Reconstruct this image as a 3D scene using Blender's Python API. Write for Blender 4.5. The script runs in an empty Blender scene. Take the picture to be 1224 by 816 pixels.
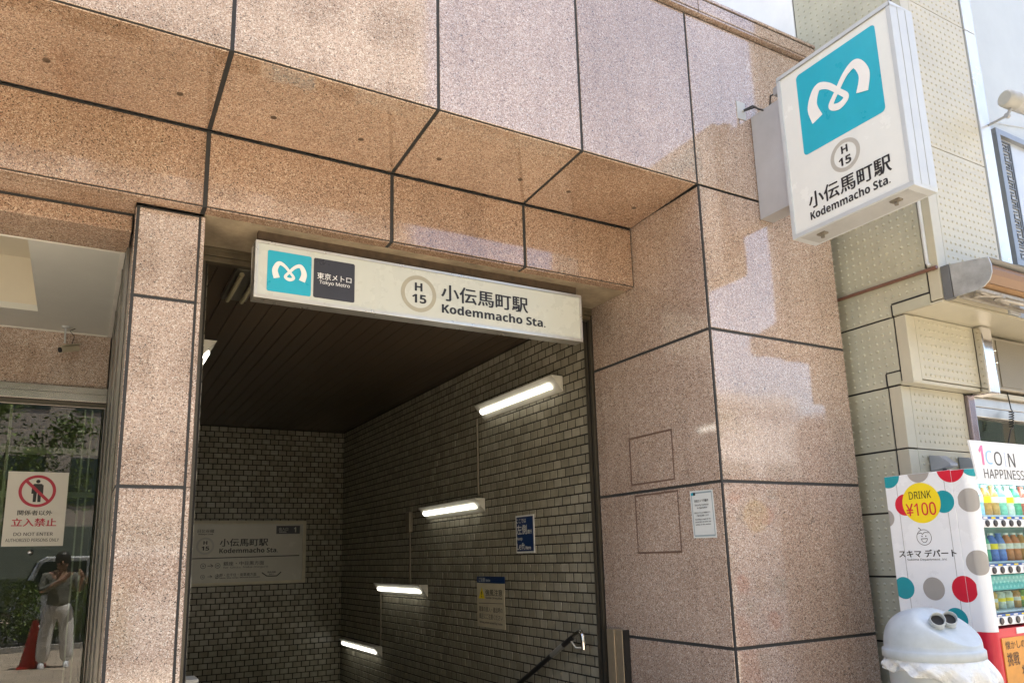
import bpy, bmesh, math, random
from mathutils import Vector, Matrix
random.seed(7)
SC = bpy.context.scene
COL = SC.collection

# ---------------------------------------------------------------- camera
cd = bpy.data.cameras.new('camera'); CAM = bpy.data.objects.new('camera', cd); COL.objects.link(CAM)
cd.sensor_width = 36.0; cd.sensor_fit = 'HORIZONTAL'
cd.lens = 909.318 / 1224 * 36.0
cd.shift_y = 0.0619
cd.clip_start = 0.02; cd.clip_end = 900
rt = Vector((0.871128, -0.49034, -0.026511)); up = Vector((-0.073661, -0.183861, 0.980188)); fw = Vector((0.4855, 0.851917, 0.196285))
M3 = Matrix((rt, up, -fw)).transposed()
CAM.matrix_world = Matrix.Translation((0, 0, 1.5)) @ M3.to_4x4()
SC.camera = CAM

# ---------------------------------------------------------------- sky, sun, exposure
SUN_EL = math.radians(72); SUN_TO = Vector((0.22, 0.18, 0))
az = math.atan2(SUN_TO.x, SUN_TO.y)                      # clockwise from +Y
sdir = Vector((math.sin(az)*math.cos(SUN_EL), math.cos(az)*math.cos(SUN_EL), math.sin(SUN_EL)))
W = bpy.data.worlds.new('World'); SC.world = W; W.use_nodes = True
nt = W.node_tree; bg = nt.nodes['Background']
sk = nt.nodes.new('ShaderNodeTexSky'); sk.sky_type = 'NISHITA'; sk.sun_disc = False
sk.sun_elevation = SUN_EL; sk.sun_rotation = az
sk.air_density = 1.0; sk.dust_density = 3.0; sk.ozone_density = 1.0
nt.links.new(sk.outputs[0], bg.inputs[0]); bg.inputs[1].default_value = 0.115
sl = bpy.data.lights.new('sun', 'SUN'); sl.energy = 5.0; sl.angle = math.radians(0.5); sl.color = (1.0, 0.945, 0.855)
SUN = bpy.data.objects.new('sun', sl); COL.objects.link(SUN)
SUN.rotation_euler = (-sdir).to_track_quat('-Z', 'Y').to_euler()
SC.view_settings.view_transform = 'Standard'; SC.view_settings.look = 'None'
SC.view_settings.gamma = 1; SC.view_settings.use_curve_mapping = False
SC.view_settings.exposure = 2.3
try:
    SC.cycles.max_bounces = 8; SC.cycles.diffuse_bounces = 5; SC.cycles.glossy_bounces = 4
    SC.cycles.transparent_max_bounces = 8; SC.cycles.use_denoising = True; SC.cycles.denoising_prefilter = 'NONE'
    SC.cycles.caustics_reflective = False; SC.cycles.caustics_refractive = False
except Exception: pass

# ---------------------------------------------------------------- materials
def newmat(name):
    m = bpy.data.materials.new(name); m.use_nodes = True
    t = m.node_tree; b = t.nodes['Principled BSDF']
    return m, t, b
def N(t, typ, **kw):
    n = t.nodes.new(typ)
    for k, v in kw.items(): setattr(n, k, v)
    return n
def ramp(t, stops, interp='LINEAR'):
    r = N(t, 'ShaderNodeValToRGB'); cr = r.color_ramp; cr.interpolation = interp
    while len(cr.elements) < len(stops): cr.elements.new(0.5)
    for e, (p, c) in zip(cr.elements, stops):
        e.position = p; e.color = (*c, 1) if len(c) == 3 else c
    return r
def plain(name, col, rough=0.5, metal=0.0, vary=0.12, scale=6.0, bump=0.0, bscale=60.0, spec=None):
    """painted / metal / plastic surface with a little uneven wear"""
    m, t, b = newmat(name)
    tc = N(t, 'ShaderNodeTexCoord'); nz = N(t, 'ShaderNodeTexNoise'); nz.inputs['Scale'].default_value = scale
    nz.inputs['Detail'].default_value = 6; nz.inputs['Roughness'].default_value = 0.65
    t.links.new(tc.outputs['Object'], nz.inputs['Vector'])
    lo = tuple(c*(1-vary) for c in col); hi = tuple(min(1, c*(1+vary*0.6)) for c in col)
    r = ramp(t, [(0.3, lo), (0.7, hi)])
    t.links.new(nz.outputs['Fac'], r.inputs[0]); t.links.new(r.outputs[0], b.inputs['Base Color'])
    rr = N(t, 'ShaderNodeMapRange'); rr.inputs['To Min'].default_value = max(0.02, rough-0.1); rr.inputs['To Max'].default_value = min(1, rough+0.1)
    t.links.new(nz.outputs['Fac'], rr.inputs['Value']); t.links.new(rr.outputs[0], b.inputs['Roughness'])
    b.inputs['Metallic'].default_value = metal
    if spec is not None: b.inputs['Specular IOR Level'].default_value = spec
    if bump:
        n2 = N(t, 'ShaderNodeTexNoise'); n2.inputs['Scale'].default_value = bscale; n2.inputs['Detail'].default_value = 4
        t.links.new(tc.outputs['Object'], n2.inputs['Vector'])
        bp = N(t, 'ShaderNodeBump'); bp.inputs['Strength'].default_value = bump; bp.inputs['Distance'].default_value = 0.004
        t.links.new(n2.outputs['Fac'], bp.inputs['Height']); t.links.new(bp.outputs[0], b.inputs['Normal'])
    return m
def granite(name, cols, scale=250, rough=0.07, ior=1.85, bump=0.0):
    m, t, b = newmat(name)
    tc = N(t, 'ShaderNodeTexCoord')
    wp = N(t, 'ShaderNodeTexNoise'); wp.inputs['Scale'].default_value = 140; wp.inputs['Detail'].default_value = 2
    t.links.new(tc.outputs['Object'], wp.inputs['Vector'])
    ad = N(t, 'ShaderNodeMixRGB', blend_type='LINEAR_LIGHT'); ad.inputs[0].default_value = 0.006
    t.links.new(tc.outputs['Object'], ad.inputs[1]); t.links.new(wp.outputs['Color'], ad.inputs[2])
    v = N(t, 'ShaderNodeTexVoronoi'); v.inputs['Scale'].default_value = scale; t.links.new(ad.outputs[0], v.inputs['Vector'])
    sp = N(t, 'ShaderNodeSeparateColor'); t.links.new(v.outputs['Color'], sp.inputs[0])
    r = ramp(t, cols, 'CONSTANT'); t.links.new(sp.outputs[0], r.inputs[0])
    big = N(t, 'ShaderNodeTexNoise'); big.inputs['Scale'].default_value = 1.3; big.inputs['Detail'].default_value = 5
    t.links.new(tc.outputs['Object'], big.inputs['Vector'])
    g = N(t, 'ShaderNodeTexNoise'); g.inputs['Scale'].default_value = 60; g.inputs['Detail'].default_value = 3
    t.links.new(tc.outputs['Object'], g.inputs['Vector'])
    r2 = ramp(t, [(0.3, (0.84, 0.82, 0.80)), (0.7, (1.08, 1.08, 1.08))]); t.links.new(big.outputs['Fac'], r2.inputs[0])
    r3 = ramp(t, [(0.3, (0.86, 0.86, 0.86)), (0.7, (1.1, 1.1, 1.1))]); t.links.new(g.outputs['Fac'], r3.inputs[0])
    ge = N(t, 'ShaderNodeNewGeometry'); rs = ramp(t, [(0, (.90, .885, .87)), (.5, (1, 1, 1)), (1, (1.05, 1.06, 1.07))]); t.links.new(ge.outputs['Random Per Island'], rs.inputs[0])
    mp = N(t, 'ShaderNodeMapping'); mp.inputs['Scale'].default_value = (9, 9, .5); t.links.new(tc.outputs['Object'], mp.inputs['Vector'])
    ns = N(t, 'ShaderNodeTexNoise'); ns.inputs['Scale'].default_value = 1; ns.inputs['Detail'].default_value = 4; t.links.new(mp.outputs[0], ns.inputs['Vector'])
    rk = ramp(t, [(.28, (.88, .87, .86)), (.52, (1, 1, 1))]); t.links.new(ns.outputs['Fac'], rk.inputs[0])
    ma = N(t, 'ShaderNodeMixRGB', blend_type='MULTIPLY'); ma.inputs[0].default_value = 1; t.links.new(rs.outputs[0], ma.inputs[1]); t.links.new(rk.outputs[0], ma.inputs[2])
    mc = N(t, 'ShaderNodeMixRGB', blend_type='MULTIPLY'); mc.inputs[0].default_value = 1; t.links.new(ma.outputs[0], mc.inputs[1]); t.links.new(r2.outputs[0], mc.inputs[2]); r2 = mc
    m1 = N(t, 'ShaderNodeMixRGB', blend_type='MULTIPLY'); m1.inputs[0].default_value = 1
    t.links.new(r.outputs[0], m1.inputs[1]); t.links.new(r2.outputs[0], m1.inputs[2])
    m2 = N(t, 'ShaderNodeMixRGB', blend_type='MULTIPLY'); m2.inputs[0].default_value = 1
    t.links.new(m1.outputs[0], m2.inputs[1]); t.links.new(r3.outputs[0], m2.inputs[2])
    t.links.new(m2.outputs[0], b.inputs['Base Color'])
    b.inputs['Roughness'].default_value = rough; b.inputs['IOR'].default_value = ior
    w = N(t, 'ShaderNodeTexNoise'); w.inputs['Scale'].default_value = 3.0
    t.links.new(tc.outputs['Object'], w.inputs['Vector'])
    bp = N(t, 'ShaderNodeBump'); bp.inputs['Strength'].default_value = 0.05; bp.inputs['Distance'].default_value = 0.02
    t.links.new(w.outputs['Fac'], bp.inputs['Height']); t.links.new(bp.outputs[0], b.inputs['Normal'])
    return m
def island(name, stops, rough=0.35, spec=0.5, trans=0.0):
    """colour picked per loose piece (tile, leaf)"""
    m, t, b = newmat(name)
    g = N(t, 'ShaderNodeNewGeometry'); r = ramp(t, stops); t.links.new(g.outputs['Random Per Island'], r.inputs[0])
    tc = N(t, 'ShaderNodeTexCoord'); nz = N(t, 'ShaderNodeTexNoise'); nz.inputs['Scale'].default_value = 9; nz.inputs['Detail'].default_value = 5
    t.links.new(tc.outputs['Object'], nz.inputs['Vector'])
    r2 = ramp(t, [(0.3, (0.78, 0.78, 0.76)), (0.7, (1.1, 1.1, 1.1))]); t.links.new(nz.outputs['Fac'], r2.inputs[0])
    mm = N(t, 'ShaderNodeMixRGB', blend_type='MULTIPLY'); mm.inputs[0].default_value = 1
    t.links.new(r.outputs[0], mm.inputs[1]); t.links.new(r2.outputs[0], mm.inputs[2])
    t.links.new(mm.outputs[0], b.inputs['Base Color'])
    b.inputs['Roughness'].default_value = rough; b.inputs['Specular IOR Level'].default_value = spec
    return m
def glass_mat(name, tint=(0.75, 0.82, 0.78), ior=1.5, rough=0.0):
    m, t, b = newmat(name); out = t.nodes['Material Output']; t.nodes.remove(b)
    tr = N(t, 'ShaderNodeBsdfTransparent'); tr.inputs[0].default_value = (*tint, 1)
    gl = N(t, 'ShaderNodeBsdfGlossy'); gl.inputs['Roughness'].default_value = rough
    fr = N(t, 'ShaderNodeFresnel'); fr.inputs[0].default_value = ior
    mx = N(t, 'ShaderNodeMixShader'); ge = N(t, 'ShaderNodeNewGeometry'); sb = N(t, 'ShaderNodeMath', operation='SUBTRACT'); sb.inputs[0].default_value = 1; ml = N(t, 'ShaderNodeMath', operation='MULTIPLY')
    t.links.new(ge.outputs['Backfacing'], sb.inputs[1]); t.links.new(fr.outputs[0], ml.inputs[0]); t.links.new(sb.outputs[0], ml.inputs[1]); t.links.new(ml.outputs[0], mx.inputs[0]); t.links.new(tr.outputs[0], mx.inputs[1]); t.links.new(gl.outputs[0], mx.inputs[2])
    t.links.new(mx.outputs[0], out.inputs[0]); return m
def emit(name, col, s):
    m, t, b = newmat(name); b.inputs['Base Color'].default_value = (*col, 1)
    b.inputs['Emission Color'].default_value = (*col, 1); b.inputs['Emission Strength'].default_value = s
    b.inputs['Roughness'].default_value = 0.4; return m

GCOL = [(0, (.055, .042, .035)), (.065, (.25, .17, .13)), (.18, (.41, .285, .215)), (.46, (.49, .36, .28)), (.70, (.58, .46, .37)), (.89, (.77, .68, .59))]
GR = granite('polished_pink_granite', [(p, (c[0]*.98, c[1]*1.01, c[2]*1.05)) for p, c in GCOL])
GRT = granite('polished_granite_warm_bounce', [(p, (c[0]*.87, c[1]*.80, c[2]*.715)) for p, c in GCOL])  # same granite, with warm bounce light and shade put into the colour
SEAL = plain('dark_joint_sealant', (.035, .036, .036), .75)
DARKFRAME = plain('dark_bronze_metal', (.10, .088, .068), .35, .5)
STEEL = plain('brushed_stainless', (.55, .54, .51), .32, 1.0, .1, 14)
CHROME = plain('polished_chrome', (.72, .70, .67), .12, 1.0, .05)
ALU = plain('white_coated_aluminium', (.50, .54, .57), .35, .0, .07, 5)
BRONZE = plain('bronze_anodised_metal', (.50, .41, .29), .42, .6, .12, 20)
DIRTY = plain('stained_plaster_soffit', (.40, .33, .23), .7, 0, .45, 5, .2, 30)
CEILGREY = plain('grey_painted_ceiling', (.69, .71, .67), .55, 0, .05, 3)
CEILWARM = plain('cream_painted_recess', (.70, .66, .55), .55, 0, .05, 3)
WHITEWALL = plain('white_rendered_wall', (.80, .82, .82), .75, 0, .06, 3, .15, 90)
TILE = island('olive_glazed_tile', [(0, (.26, .24, .18)), (.35, (.32, .295, .225)), (.75, (.35, .325, .25)), (1, (.40, .37, .295))], .28, .45)
GROUT = plain('dark_grout', (.028, .025, .020), .9)
PLANK = plain('dark_brown_ceiling_plank', (.085, .060, .038), .36, 0, .3, 3)
ACRYL = plain('ivory_acrylic_panel', (.575, .60, .54), .28, 0, .015, 4)
ACRYLW = plain('white_acrylic_panel', (.74, .77, .75), .25, 0, .03, 5)
ACRYLG = plain('dull_white_panel', (.62, .60, .52), .25, 0, .05, 5)
TEAL = plain('cyan_blue_film', (.012, .40, .55), .3, 0, .05, 8)
TEALD = plain('teal_print', (.012, .30, .36), .35, 0, .05)
INK = plain('black_print', (.012, .012, .014), .4, 0, .1)
CHAR = plain('charcoal_film', (.03, .03, .038), .3, 0, .12)
RINGC = plain('khaki_grey_print', (.40, .38, .29), .35, 0, .05)
RINGS = plain('silver_grey_print', (.45, .44, .40), .35, 0, .05)
WHITEP = plain('white_print', (.82, .82, .80), .4, 0, .04)
NAVY = plain('navy_print', (.008, .035, .13), .35, 0, .08)
RED = plain('red_print', (.62, .018, .045), .33, 0, .06)
REDT = plain('crimson_print', (.48, .02, .05), .4, 0, .06)
YEL = plain('yellow_print', (.86, .68, .02), .35, 0, .05)
GREYDOT = plain('warm_grey_print', (.36, .35, .33), .35, 0, .05)
PINKP = plain('pink_print', (.80, .20, .42), .4, 0, .05)
SKYP = plain('pale_blue_print', (.30, .55, .78), .4, 0, .05)
PAPER = plain('white_paper', (.70, .74, .74), .5, 0, .05)
BEIGE = plain('beige_painted_steel', (.465, .462, .365), .38, 0, .16, 2.2)
BEIGEL = plain('cream_painted_steel', (.505, .48, .375), .36, 0, .1, 2.2)
BLACKGAP = plain('black_gasket', (.012, .012, .012), .6)
PIPEB = plain('brown_plastic_pipe', (.17, .085, .06), .4)
PIPEG = plain('grey_brown_conduit', (.19, .165, .12), .45)
GREYM = plain('grey_painted_metal', (.36, .37, .38), .42, .2, .1, 4)
GREYL = plain('light_grey_plastic', (.52, .55, .57), .42, 0, .06, 4)
BINC = plain('pale_grey_plastic', (.43, .49, .53), .42, 0, .16, 7, .05, 25)
BINB = plain('mid_grey_plastic', (.42, .46, .47), .45, 0, .06, 5)
RUBBER = plain('black_rubber', (.016, .016, .016), .5)
FABRIC = plain('tan_awning_canvas', (.33, .21, .115), .8, 0, .15, 8, .2, 200)
GLASSD = glass_mat('door_glass', (.72, .76, .70), 1.75)
GLASSV = glass_mat('display_window', (.90, .97, .97), 1.25)
VANGL = plain('dark_vehicle_glass', (.02, .03, .03), .05, 0, 0)
VMW = plain('white_enamel', (.80, .84, .88), .28, 0, .04, 3)
LAMPON = emit('lit_tube_cover', (1.0, .97, .86), 1.1)
LAMPBODY = plain('white_enamel_lamp_case', (.62, .60, .52), .45)
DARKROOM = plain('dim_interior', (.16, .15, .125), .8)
PAVE_M, pt, pb = newmat('interlocking_concrete_pavers')
def _pavers():
    t, b = pt, pb
    tc = N(t, 'ShaderNodeTexCoord'); br = N(t, 'ShaderNodeTexBrick'); br.inputs['Scale'].default_value = 1
    br.inputs['Brick Width'].default_value = .3; br.inputs['Row Height'].default_value = .3; br.inputs['Mortar Size'].default_value = .005
    br.inputs['Color1'].default_value = (.36, .30, .225, 1); br.inputs['Color2'].default_value = (.45, .38, .29, 1); br.inputs['Mortar'].default_value = (.13, .12, .11, 1)
    t.links.new(tc.outputs['Object'], br.inputs['Vector'])
    nz = N(t, 'ShaderNodeTexNoise'); nz.inputs['Scale'].default_value = 2.5; nz.inputs['Detail'].default_value = 6; t.links.new(tc.outputs['Object'], nz.inputs['Vector'])
    r = ramp(t, [(.3, (.82, .82, .82)), (.7, (1.08, 1.08, 1.08))]); t.links.new(nz.outputs['Fac'], r.inputs[0])
    mm = N(t, 'ShaderNodeMixRGB', blend_type='MULTIPLY'); mm.inputs[0].default_value = 1
    t.links.new(br.outputs['Color'], mm.inputs[1]); t.links.new(r.outputs[0], mm.inputs[2]); t.links.new(mm.outputs[0], b.inputs['Base Color'])
    b.inputs['Roughness'].default_value = .8
_pavers()
ASPH = plain('asphalt', (.055, .055, .055), .85, 0, .25, 3, .4, 150)
SOIL = plain('soil_and_dust', (.12, .09, .06), .95, 0, .3, 4, .4, 40)
CONC = plain('concrete_kerb', (.36, .35, .33), .8, 0, .12, 5, .2, 60)
LEAF = island('green_leaves', [(0, (.045, .085, .014)), (.5, (.10, .165, .025)), (1, (.19, .27, .05))], .45)
LEAFB = island('faded_flower_heads', [(0, (.22, .13, .07)), (.6, (.34, .22, .12)), (1, (.40, .30, .20))], .7)
BARK = plain('grey_brown_bark', (.10, .075, .05), .9, 0, .3, 20, .6, 40)

# ---------------------------------------------------------------- mesh building
class MB:
    def __init__(s): s.v = []; s.f = []; s.m = []; s.sm = []
    def add(s, verts, faces, mi=0, smooth=False):
        k = len(s.v); s.v += [tuple(v) for v in verts]
        for f in faces: s.f.append(tuple(i+k for i in f)); s.m.append(mi); s.sm.append(smooth)
        return s
    def quad(s, a, b, c, d, mi=0): return s.add([a, b, c, d], [(0, 1, 2, 3)], mi)
    def box(s, x0, x1, y0, y1, z0, z1, mi=0):
        v = [(x, y, z) for z in (z0, z1) for y in (y0, y1) for x in (x0, x1)]
        return s.add(v, [(0, 2, 3, 1), (4, 5, 7, 6), (0, 1, 5, 4), (2, 6, 7, 3), (0, 4, 6, 2), (1, 3, 7, 5)], mi)
    def obox(s, c, u, v, w, mi=0):
        c, u, v, w = map(Vector, (c, u, v, w))
        P = [c + a*u + b*v + d*w for d in (-1, 1) for b in (-1, 1) for a in (-1, 1)]
        return s.add(P, [(0, 2, 3, 1), (4, 5, 7, 6), (0, 1, 5, 4), (2, 6, 7, 3), (0, 4, 6, 2), (1, 3, 7, 5)], mi)
    def prism(s, poly, ax, mi=0, smooth=False):
        """poly: 3D points of one end; ax: extrusion vector"""
        n = len(poly); a = [Vector(p) for p in poly]; b = [p + Vector(ax) for p in a]
        s.add(a + b, [tuple(reversed(range(n))), tuple(range(n, 2*n))], mi)
        s.add(a + b, [(i, (i+1) % n, n + (i+1) % n, n+i) for i in range(n)], mi, smooth); return s
    def tube(s, pts, r, n=10, mi=0, caps=True, smooth=True):
        P = [Vector(p) for p in pts]; R = r if isinstance(r, (list, tuple)) else [r]*len(P)
        ref = None; rings = []
        for i, p in enumerate(P):
            d = (P[min(i+1, len(P)-1)] - P[max(i-1, 0)]).normalized()
            if ref is None: ref = d.orthogonal().normalized()
            ref = (ref - d*ref.dot(d)); ref = ref.normalized() if ref.length > 1e-6 else d.orthogonal().normalized()
            q = d.cross(ref)
            rings.append([p + (ref*math.cos(2*math.pi*k/n) + q*math.sin(2*math.pi*k/n))*R[i] for k in range(n)])
        V = [v for g in rings for v in g]
        F = [(i*n+k, i*n+(k+1) % n, (i+1)*n+(k+1) % n, (i+1)*n+k) for i in range(len(P)-1) for k in range(n)]
        s.add(V, F, mi, smooth)
        if caps: s.add(rings[0], [tuple(reversed(range(n)))], mi); s.add(rings[-1], [tuple(range(n))], mi)
        return s
    def lathe(s, c, prof, n=24, mi=0, axis=(0, 0, 1), sx=1, sy=1):
        """prof: (radius, height) along axis"""
        ax = Vector(axis).normalized(); e1 = Vector((1, 0, 0)) if abs(ax.x) < .9 else Vector((0, 1, 0))
        e1 = (e1 - ax*e1.dot(ax)).normalized(); e2 = ax.cross(e1); c = Vector(c); V = []
        for r, h in prof:
            V += [c + ax*h + e1*(r*sx*math.cos(2*math.pi*k/n)) + e2*(r*sy*math.sin(2*math.pi*k/n)) for k in range(n)]
        F = [(i*n+k, i*n+(k+1) % n, (i+1)*n+(k+1) % n, (i+1)*n+k) for i in range(len(prof)-1) for k in range(n)]
        s.add(V, F, mi, True)
        s.add(V[:n], [tuple(reversed(range(n)))], mi); s.add(V[-n:], [tuple(range(n))], mi); return s
    def flat(s, poly2, o, u, v, lift, mi=0):
        """flat polygon given in (a,b) of plane o + a*u + b*v, lifted along u x v"""
        o, u, v = Vector(o), Vector(u), Vector(v); n = u.cross(v).normalized()
        P = [o + u*a + v*b + n*lift for a, b in poly2]
        return s.add(P, [tuple(range(len(P)))], mi)
    def ring(s, c, r0, r1, o, u, v, lift, mi=0, n=40, ex=1.0):
        o, u, v = Vector(o), Vector(u), Vector(v); w = u.cross(v).normalized(); V = []
        for r in (r0, r1):
            V += [o + u*(c[0]+r*ex*math.cos(2*math.pi*k/n)) + v*(c[1]+r*math.sin(2*math.pi*k/n)) + w*lift for k in range(n)]
        return s.add(V, [(k, (k+1) % n, n+(k+1) % n, n+k) for k in range(n)] if r0 > r1 else [(n+k, n+(k+1) % n, (k+1) % n, k) for k in range(n)], mi)
    def ribbon(s, pts, wid, o, u, v, lift, mi=0, sub=8):
        """variable-width band along a smooth path"""
        n = len(pts); P = []; Wd = []
        for i in range(n-1):
            p0, p1, p2, p3 = pts[max(i-1, 0)], pts[i], pts[i+1], pts[min(i+2, n-1)]
            for k in range(sub + (i == n-2)):
                t = k/sub
                P.append(tuple(.5*((2*p1[j]) + (-p0[j]+p2[j])*t + (2*p0[j]-5*p1[j]+4*p2[j]-p3[j])*t*t + (-p0[j]+3*p1[j]-3*p2[j]+p3[j])*t**3) for j in (0, 1)))
                Wd.append(wid[i]*(1-t)+wid[i+1]*t)
        o, u, v = Vector(o), Vector(u), Vector(v); w = u.cross(v).normalized(); V = []
        for i, p in enumerate(P):
            a, b = P[max(i-1, 0)], P[min(i+1, len(P)-1)]; dx, dy = b[0]-a[0], b[1]-a[1]; L = math.hypot(dx, dy) or 1
            nx, ny = -dy/L*Wd[i]/2, dx/L*Wd[i]/2
            l = lift + 0.00004*i
            V += [o+u*(p[0]-nx)+v*(p[1]-ny)+w*l, o+u*(p[0]+nx)+v*(p[1]+ny)+w*l]
        return s.add(V, [(2*i, 2*i+2, 2*i+3, 2*i+1) for i in range(len(P)-1)], mi)
    def build(s, name, mats, parent=None, bevel=0, seg=2):
        off = Vector(parent['base']) if parent is not None else Vector((0, 0, 0))
        me = bpy.data.meshes.new(name)
        me.from_pydata([tuple(Vector(v)-off) for v in s.v], [], s.f)
        ms = mats if isinstance(mats, (list, tuple)) else [mats]
        for m in ms: me.materials.append(m)
        me.polygons.foreach_set('material_index', [min(i, len(ms)-1) for i in s.m])
        me.polygons.foreach_set('use_smooth', s.sm)
        if bevel:
            bm = bmesh.new(); bm.from_mesh(me); bmesh.ops.remove_doubles(bm, verts=bm.verts, dist=1e-5)
            es = [e for e in bm.edges if len(e.link_faces) == 2 and e.calc_face_angle(0) > .6]
            bmesh.ops.bevel(bm, geom=es, offset=bevel, segments=seg, affect='EDGES', profile=.6, clamp_overlap=True)
            bm.to_mesh(me); bm.free()
        me.update()
        ob = bpy.data.objects.new(name, me); COL.objects.link(ob)
        ob['base'] = tuple(off)
        if parent is not None: ob.parent = parent
        return ob
def thing(name, label, cat, loc, group=None):
    o = bpy.data.objects.new(name, None); COL.objects.link(o); o.location = loc; o['base'] = tuple(loc)
    o.empty_display_size = .1; o['label'] = label; o['category'] = cat
    if group: o['group'] = group
    return o
def tag(o, label, cat, group=None):
    o['label'] = label; o['category'] = cat
    if group: o['group'] = group
    return o
def dup(o, loc=None, parent=None, label=None):
    c = o.copy(); COL.objects.link(c)
    if loc is not None: c.location = loc; c['base'] = tuple(loc)
    if parent is not None: c.parent = parent
    if label: c['label'] = label
    for ch in list(o.children): dup(ch, None, c)
    return c

# ---- lettering
_tc = {}
def sans(s, heavy):
    out = ''
    for c in s:                                   # same letters, in the sans-serif letterforms
        if 'A' <= c <= 'Z': out += chr((0x1D5D4 if heavy else 0x1D5A0) + ord(c) - 65)
        elif 'a' <= c <= 'z': out += chr((0x1D5EE if heavy else 0x1D5BA) + ord(c) - 97)
        elif '0' <= c <= '9': out += chr((0x1D7EC if heavy else 0x1D7E2) + ord(c) - 48)
        else: out += c
    return out
def glyphs(s, bold):
    s = sans(s, bold >= .0199)
    k = (s, bold)
    if k not in _tc:
        cu = bpy.data.curves.new('lettering', 'FONT'); cu.body = s; cu.size = 1; cu.resolution_u = 5
        ob = bpy.data.objects.new('lettering', cu); COL.objects.link(ob); bpy.context.view_layer.update()
        me = bpy.data.meshes.new_from_object(ob.evaluated_get(bpy.context.evaluated_depsgraph_get()))
        V = [tuple(v.co) for v in me.vertices]; F = [tuple(p.vertices) for p in me.polygons]
        bpy.data.objects.remove(ob); bpy.data.curves.remove(cu); bpy.data.meshes.remove(me)
        _tc[k] = (V, F)
    return _tc[k]
def text(mb, s, c, w, h, o, u, v, lift=.002, mi=0, bold=.02):
    """string s fitted into a w x h box centred at c=(a,b) on the plane o + a*u + b*v (h None keeps proportion)"""
    V, F = glyphs(s, .02 if bold >= .0199 else 0)
    if not V: return
    x0, x1 = min(p[0] for p in V), max(p[0] for p in V); y0, y1 = min(p[1] for p in V), max(p[1] for p in V)
    sx = w/(x1-x0); sy = sx if h is None else h/(y1-y0)
    o, u, v = Vector(o), Vector(u), Vector(v); n = u.cross(v).normalized()
    cjk = any(0x2fff < ord(ch) < 0xffff for ch in s); dd = (bold*.85 if cjk else (bold*.45 if bold >= .0199 else bold*.75))
    offs = [(0, 0)] if dd < .004 else [(-dd, 0), (dd, 0), (0, dd*.6), (0, -dd*.6)]
    for q, (ox, oy) in enumerate(offs):
        P = [o + u*(c[0]+(p[0]-(x0+x1)/2+ox)*sx) + v*(c[1]+(p[1]-(y0+y1)/2+oy)*sy) + n*(lift+.00012*q) for p in V]
        mb.add(P, F, mi)
def rrect(x0, x1, z0, z1, r, n=5):
    P = []
    for cx, cz, a in ((x1-r, z1-r, 0), (x0+r, z1-r, 90), (x0+r, z0+r, 180), (x1-r, z0+r, 270)):
        P += [(cx+r*math.cos(math.radians(a+90*k/n)), cz+r*math.sin(math.radians(a+90*k/n))) for k in range(n+1)]
    return P
def circ(c, r, n=36, ex=1): return [(c[0]+r*ex*math.cos(2*math.pi*k/n), c[1]+r*math.sin(2*math.pi*k/n)) for k in range(n)]
def clip(poly, x0, x1, y0, y1):
    for ax, lim, sg in ((0, x0, 1), (0, x1, -1), (1, y0, 1), (1, y1, -1)):
        out = []
        for i, p in enumerate(poly):
            q = poly[i-1]; ip = (p[ax]-lim)*sg >= 0; iq = (q[ax]-lim)*sg >= 0
            if ip != iq:
                t = (lim-q[ax])/(p[ax]-q[ax]); out.append(tuple(q[j]+(p[j]-q[j])*t for j in (0, 1)))
            if ip: out.append(p)
        poly = out
    return poly
EMBLEM = [(-.80, -.62), (-.93, .05), (-.70, .66), (-.34, .52), (.02, .02), (.27, -.42), (0, -.62), (-.27, -.42), (-.02, .02), (.34, .52), (.70, .66), (.93, .05), (.80, -.62)]
EMBW = [.46, .40, .31, .23, .19, .21, .26, .21, .19, .23, .31, .40, .46]
def emblem(mb, cx, cz, hw, hh, o, u, v, lift, mi=0):
    mb.ribbon([(cx+a*hw, cz+b*hh) for a, b in EMBLEM], [w*(hw+hh)/2 for w in EMBW], o, u, v, lift, mi)

# ---- stone panel with chamfer and open joints
def panel(mb, o, u, v, w, h, gap=.019, ch=.0025, th=.02, mi=0):
    """panel whose cell corner is o, sides w*u, h*v, facing u x v; shrunk by half a joint all round"""
    o, u, v = Vector(o), Vector(u).normalized(), Vector(v).normalized(); n = u.cross(v).normalized(); g = gap/2
    def rc(i, d): return [o+u*(g+i)+v*(g+i)+n*d, o+u*(w-g-i)+v*(g+i)+n*d, o+u*(w-g-i)+v*(h-g-i)+n*d, o+u*(g+i)+v*(h-g-i)+n*d]
    V = rc(ch, 0) + rc(0, -ch) + rc(0, -th)
    F = [(0, 1, 2, 3)] + [(4+i, 4+(i+1) % 4, (i+1) % 4, i) for i in range(4)] + [(8+i, 8+(i+1) % 4, 4+(i+1) % 4, 4+i) for i in range(4)]
    mb.add(V, F, mi)

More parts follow.
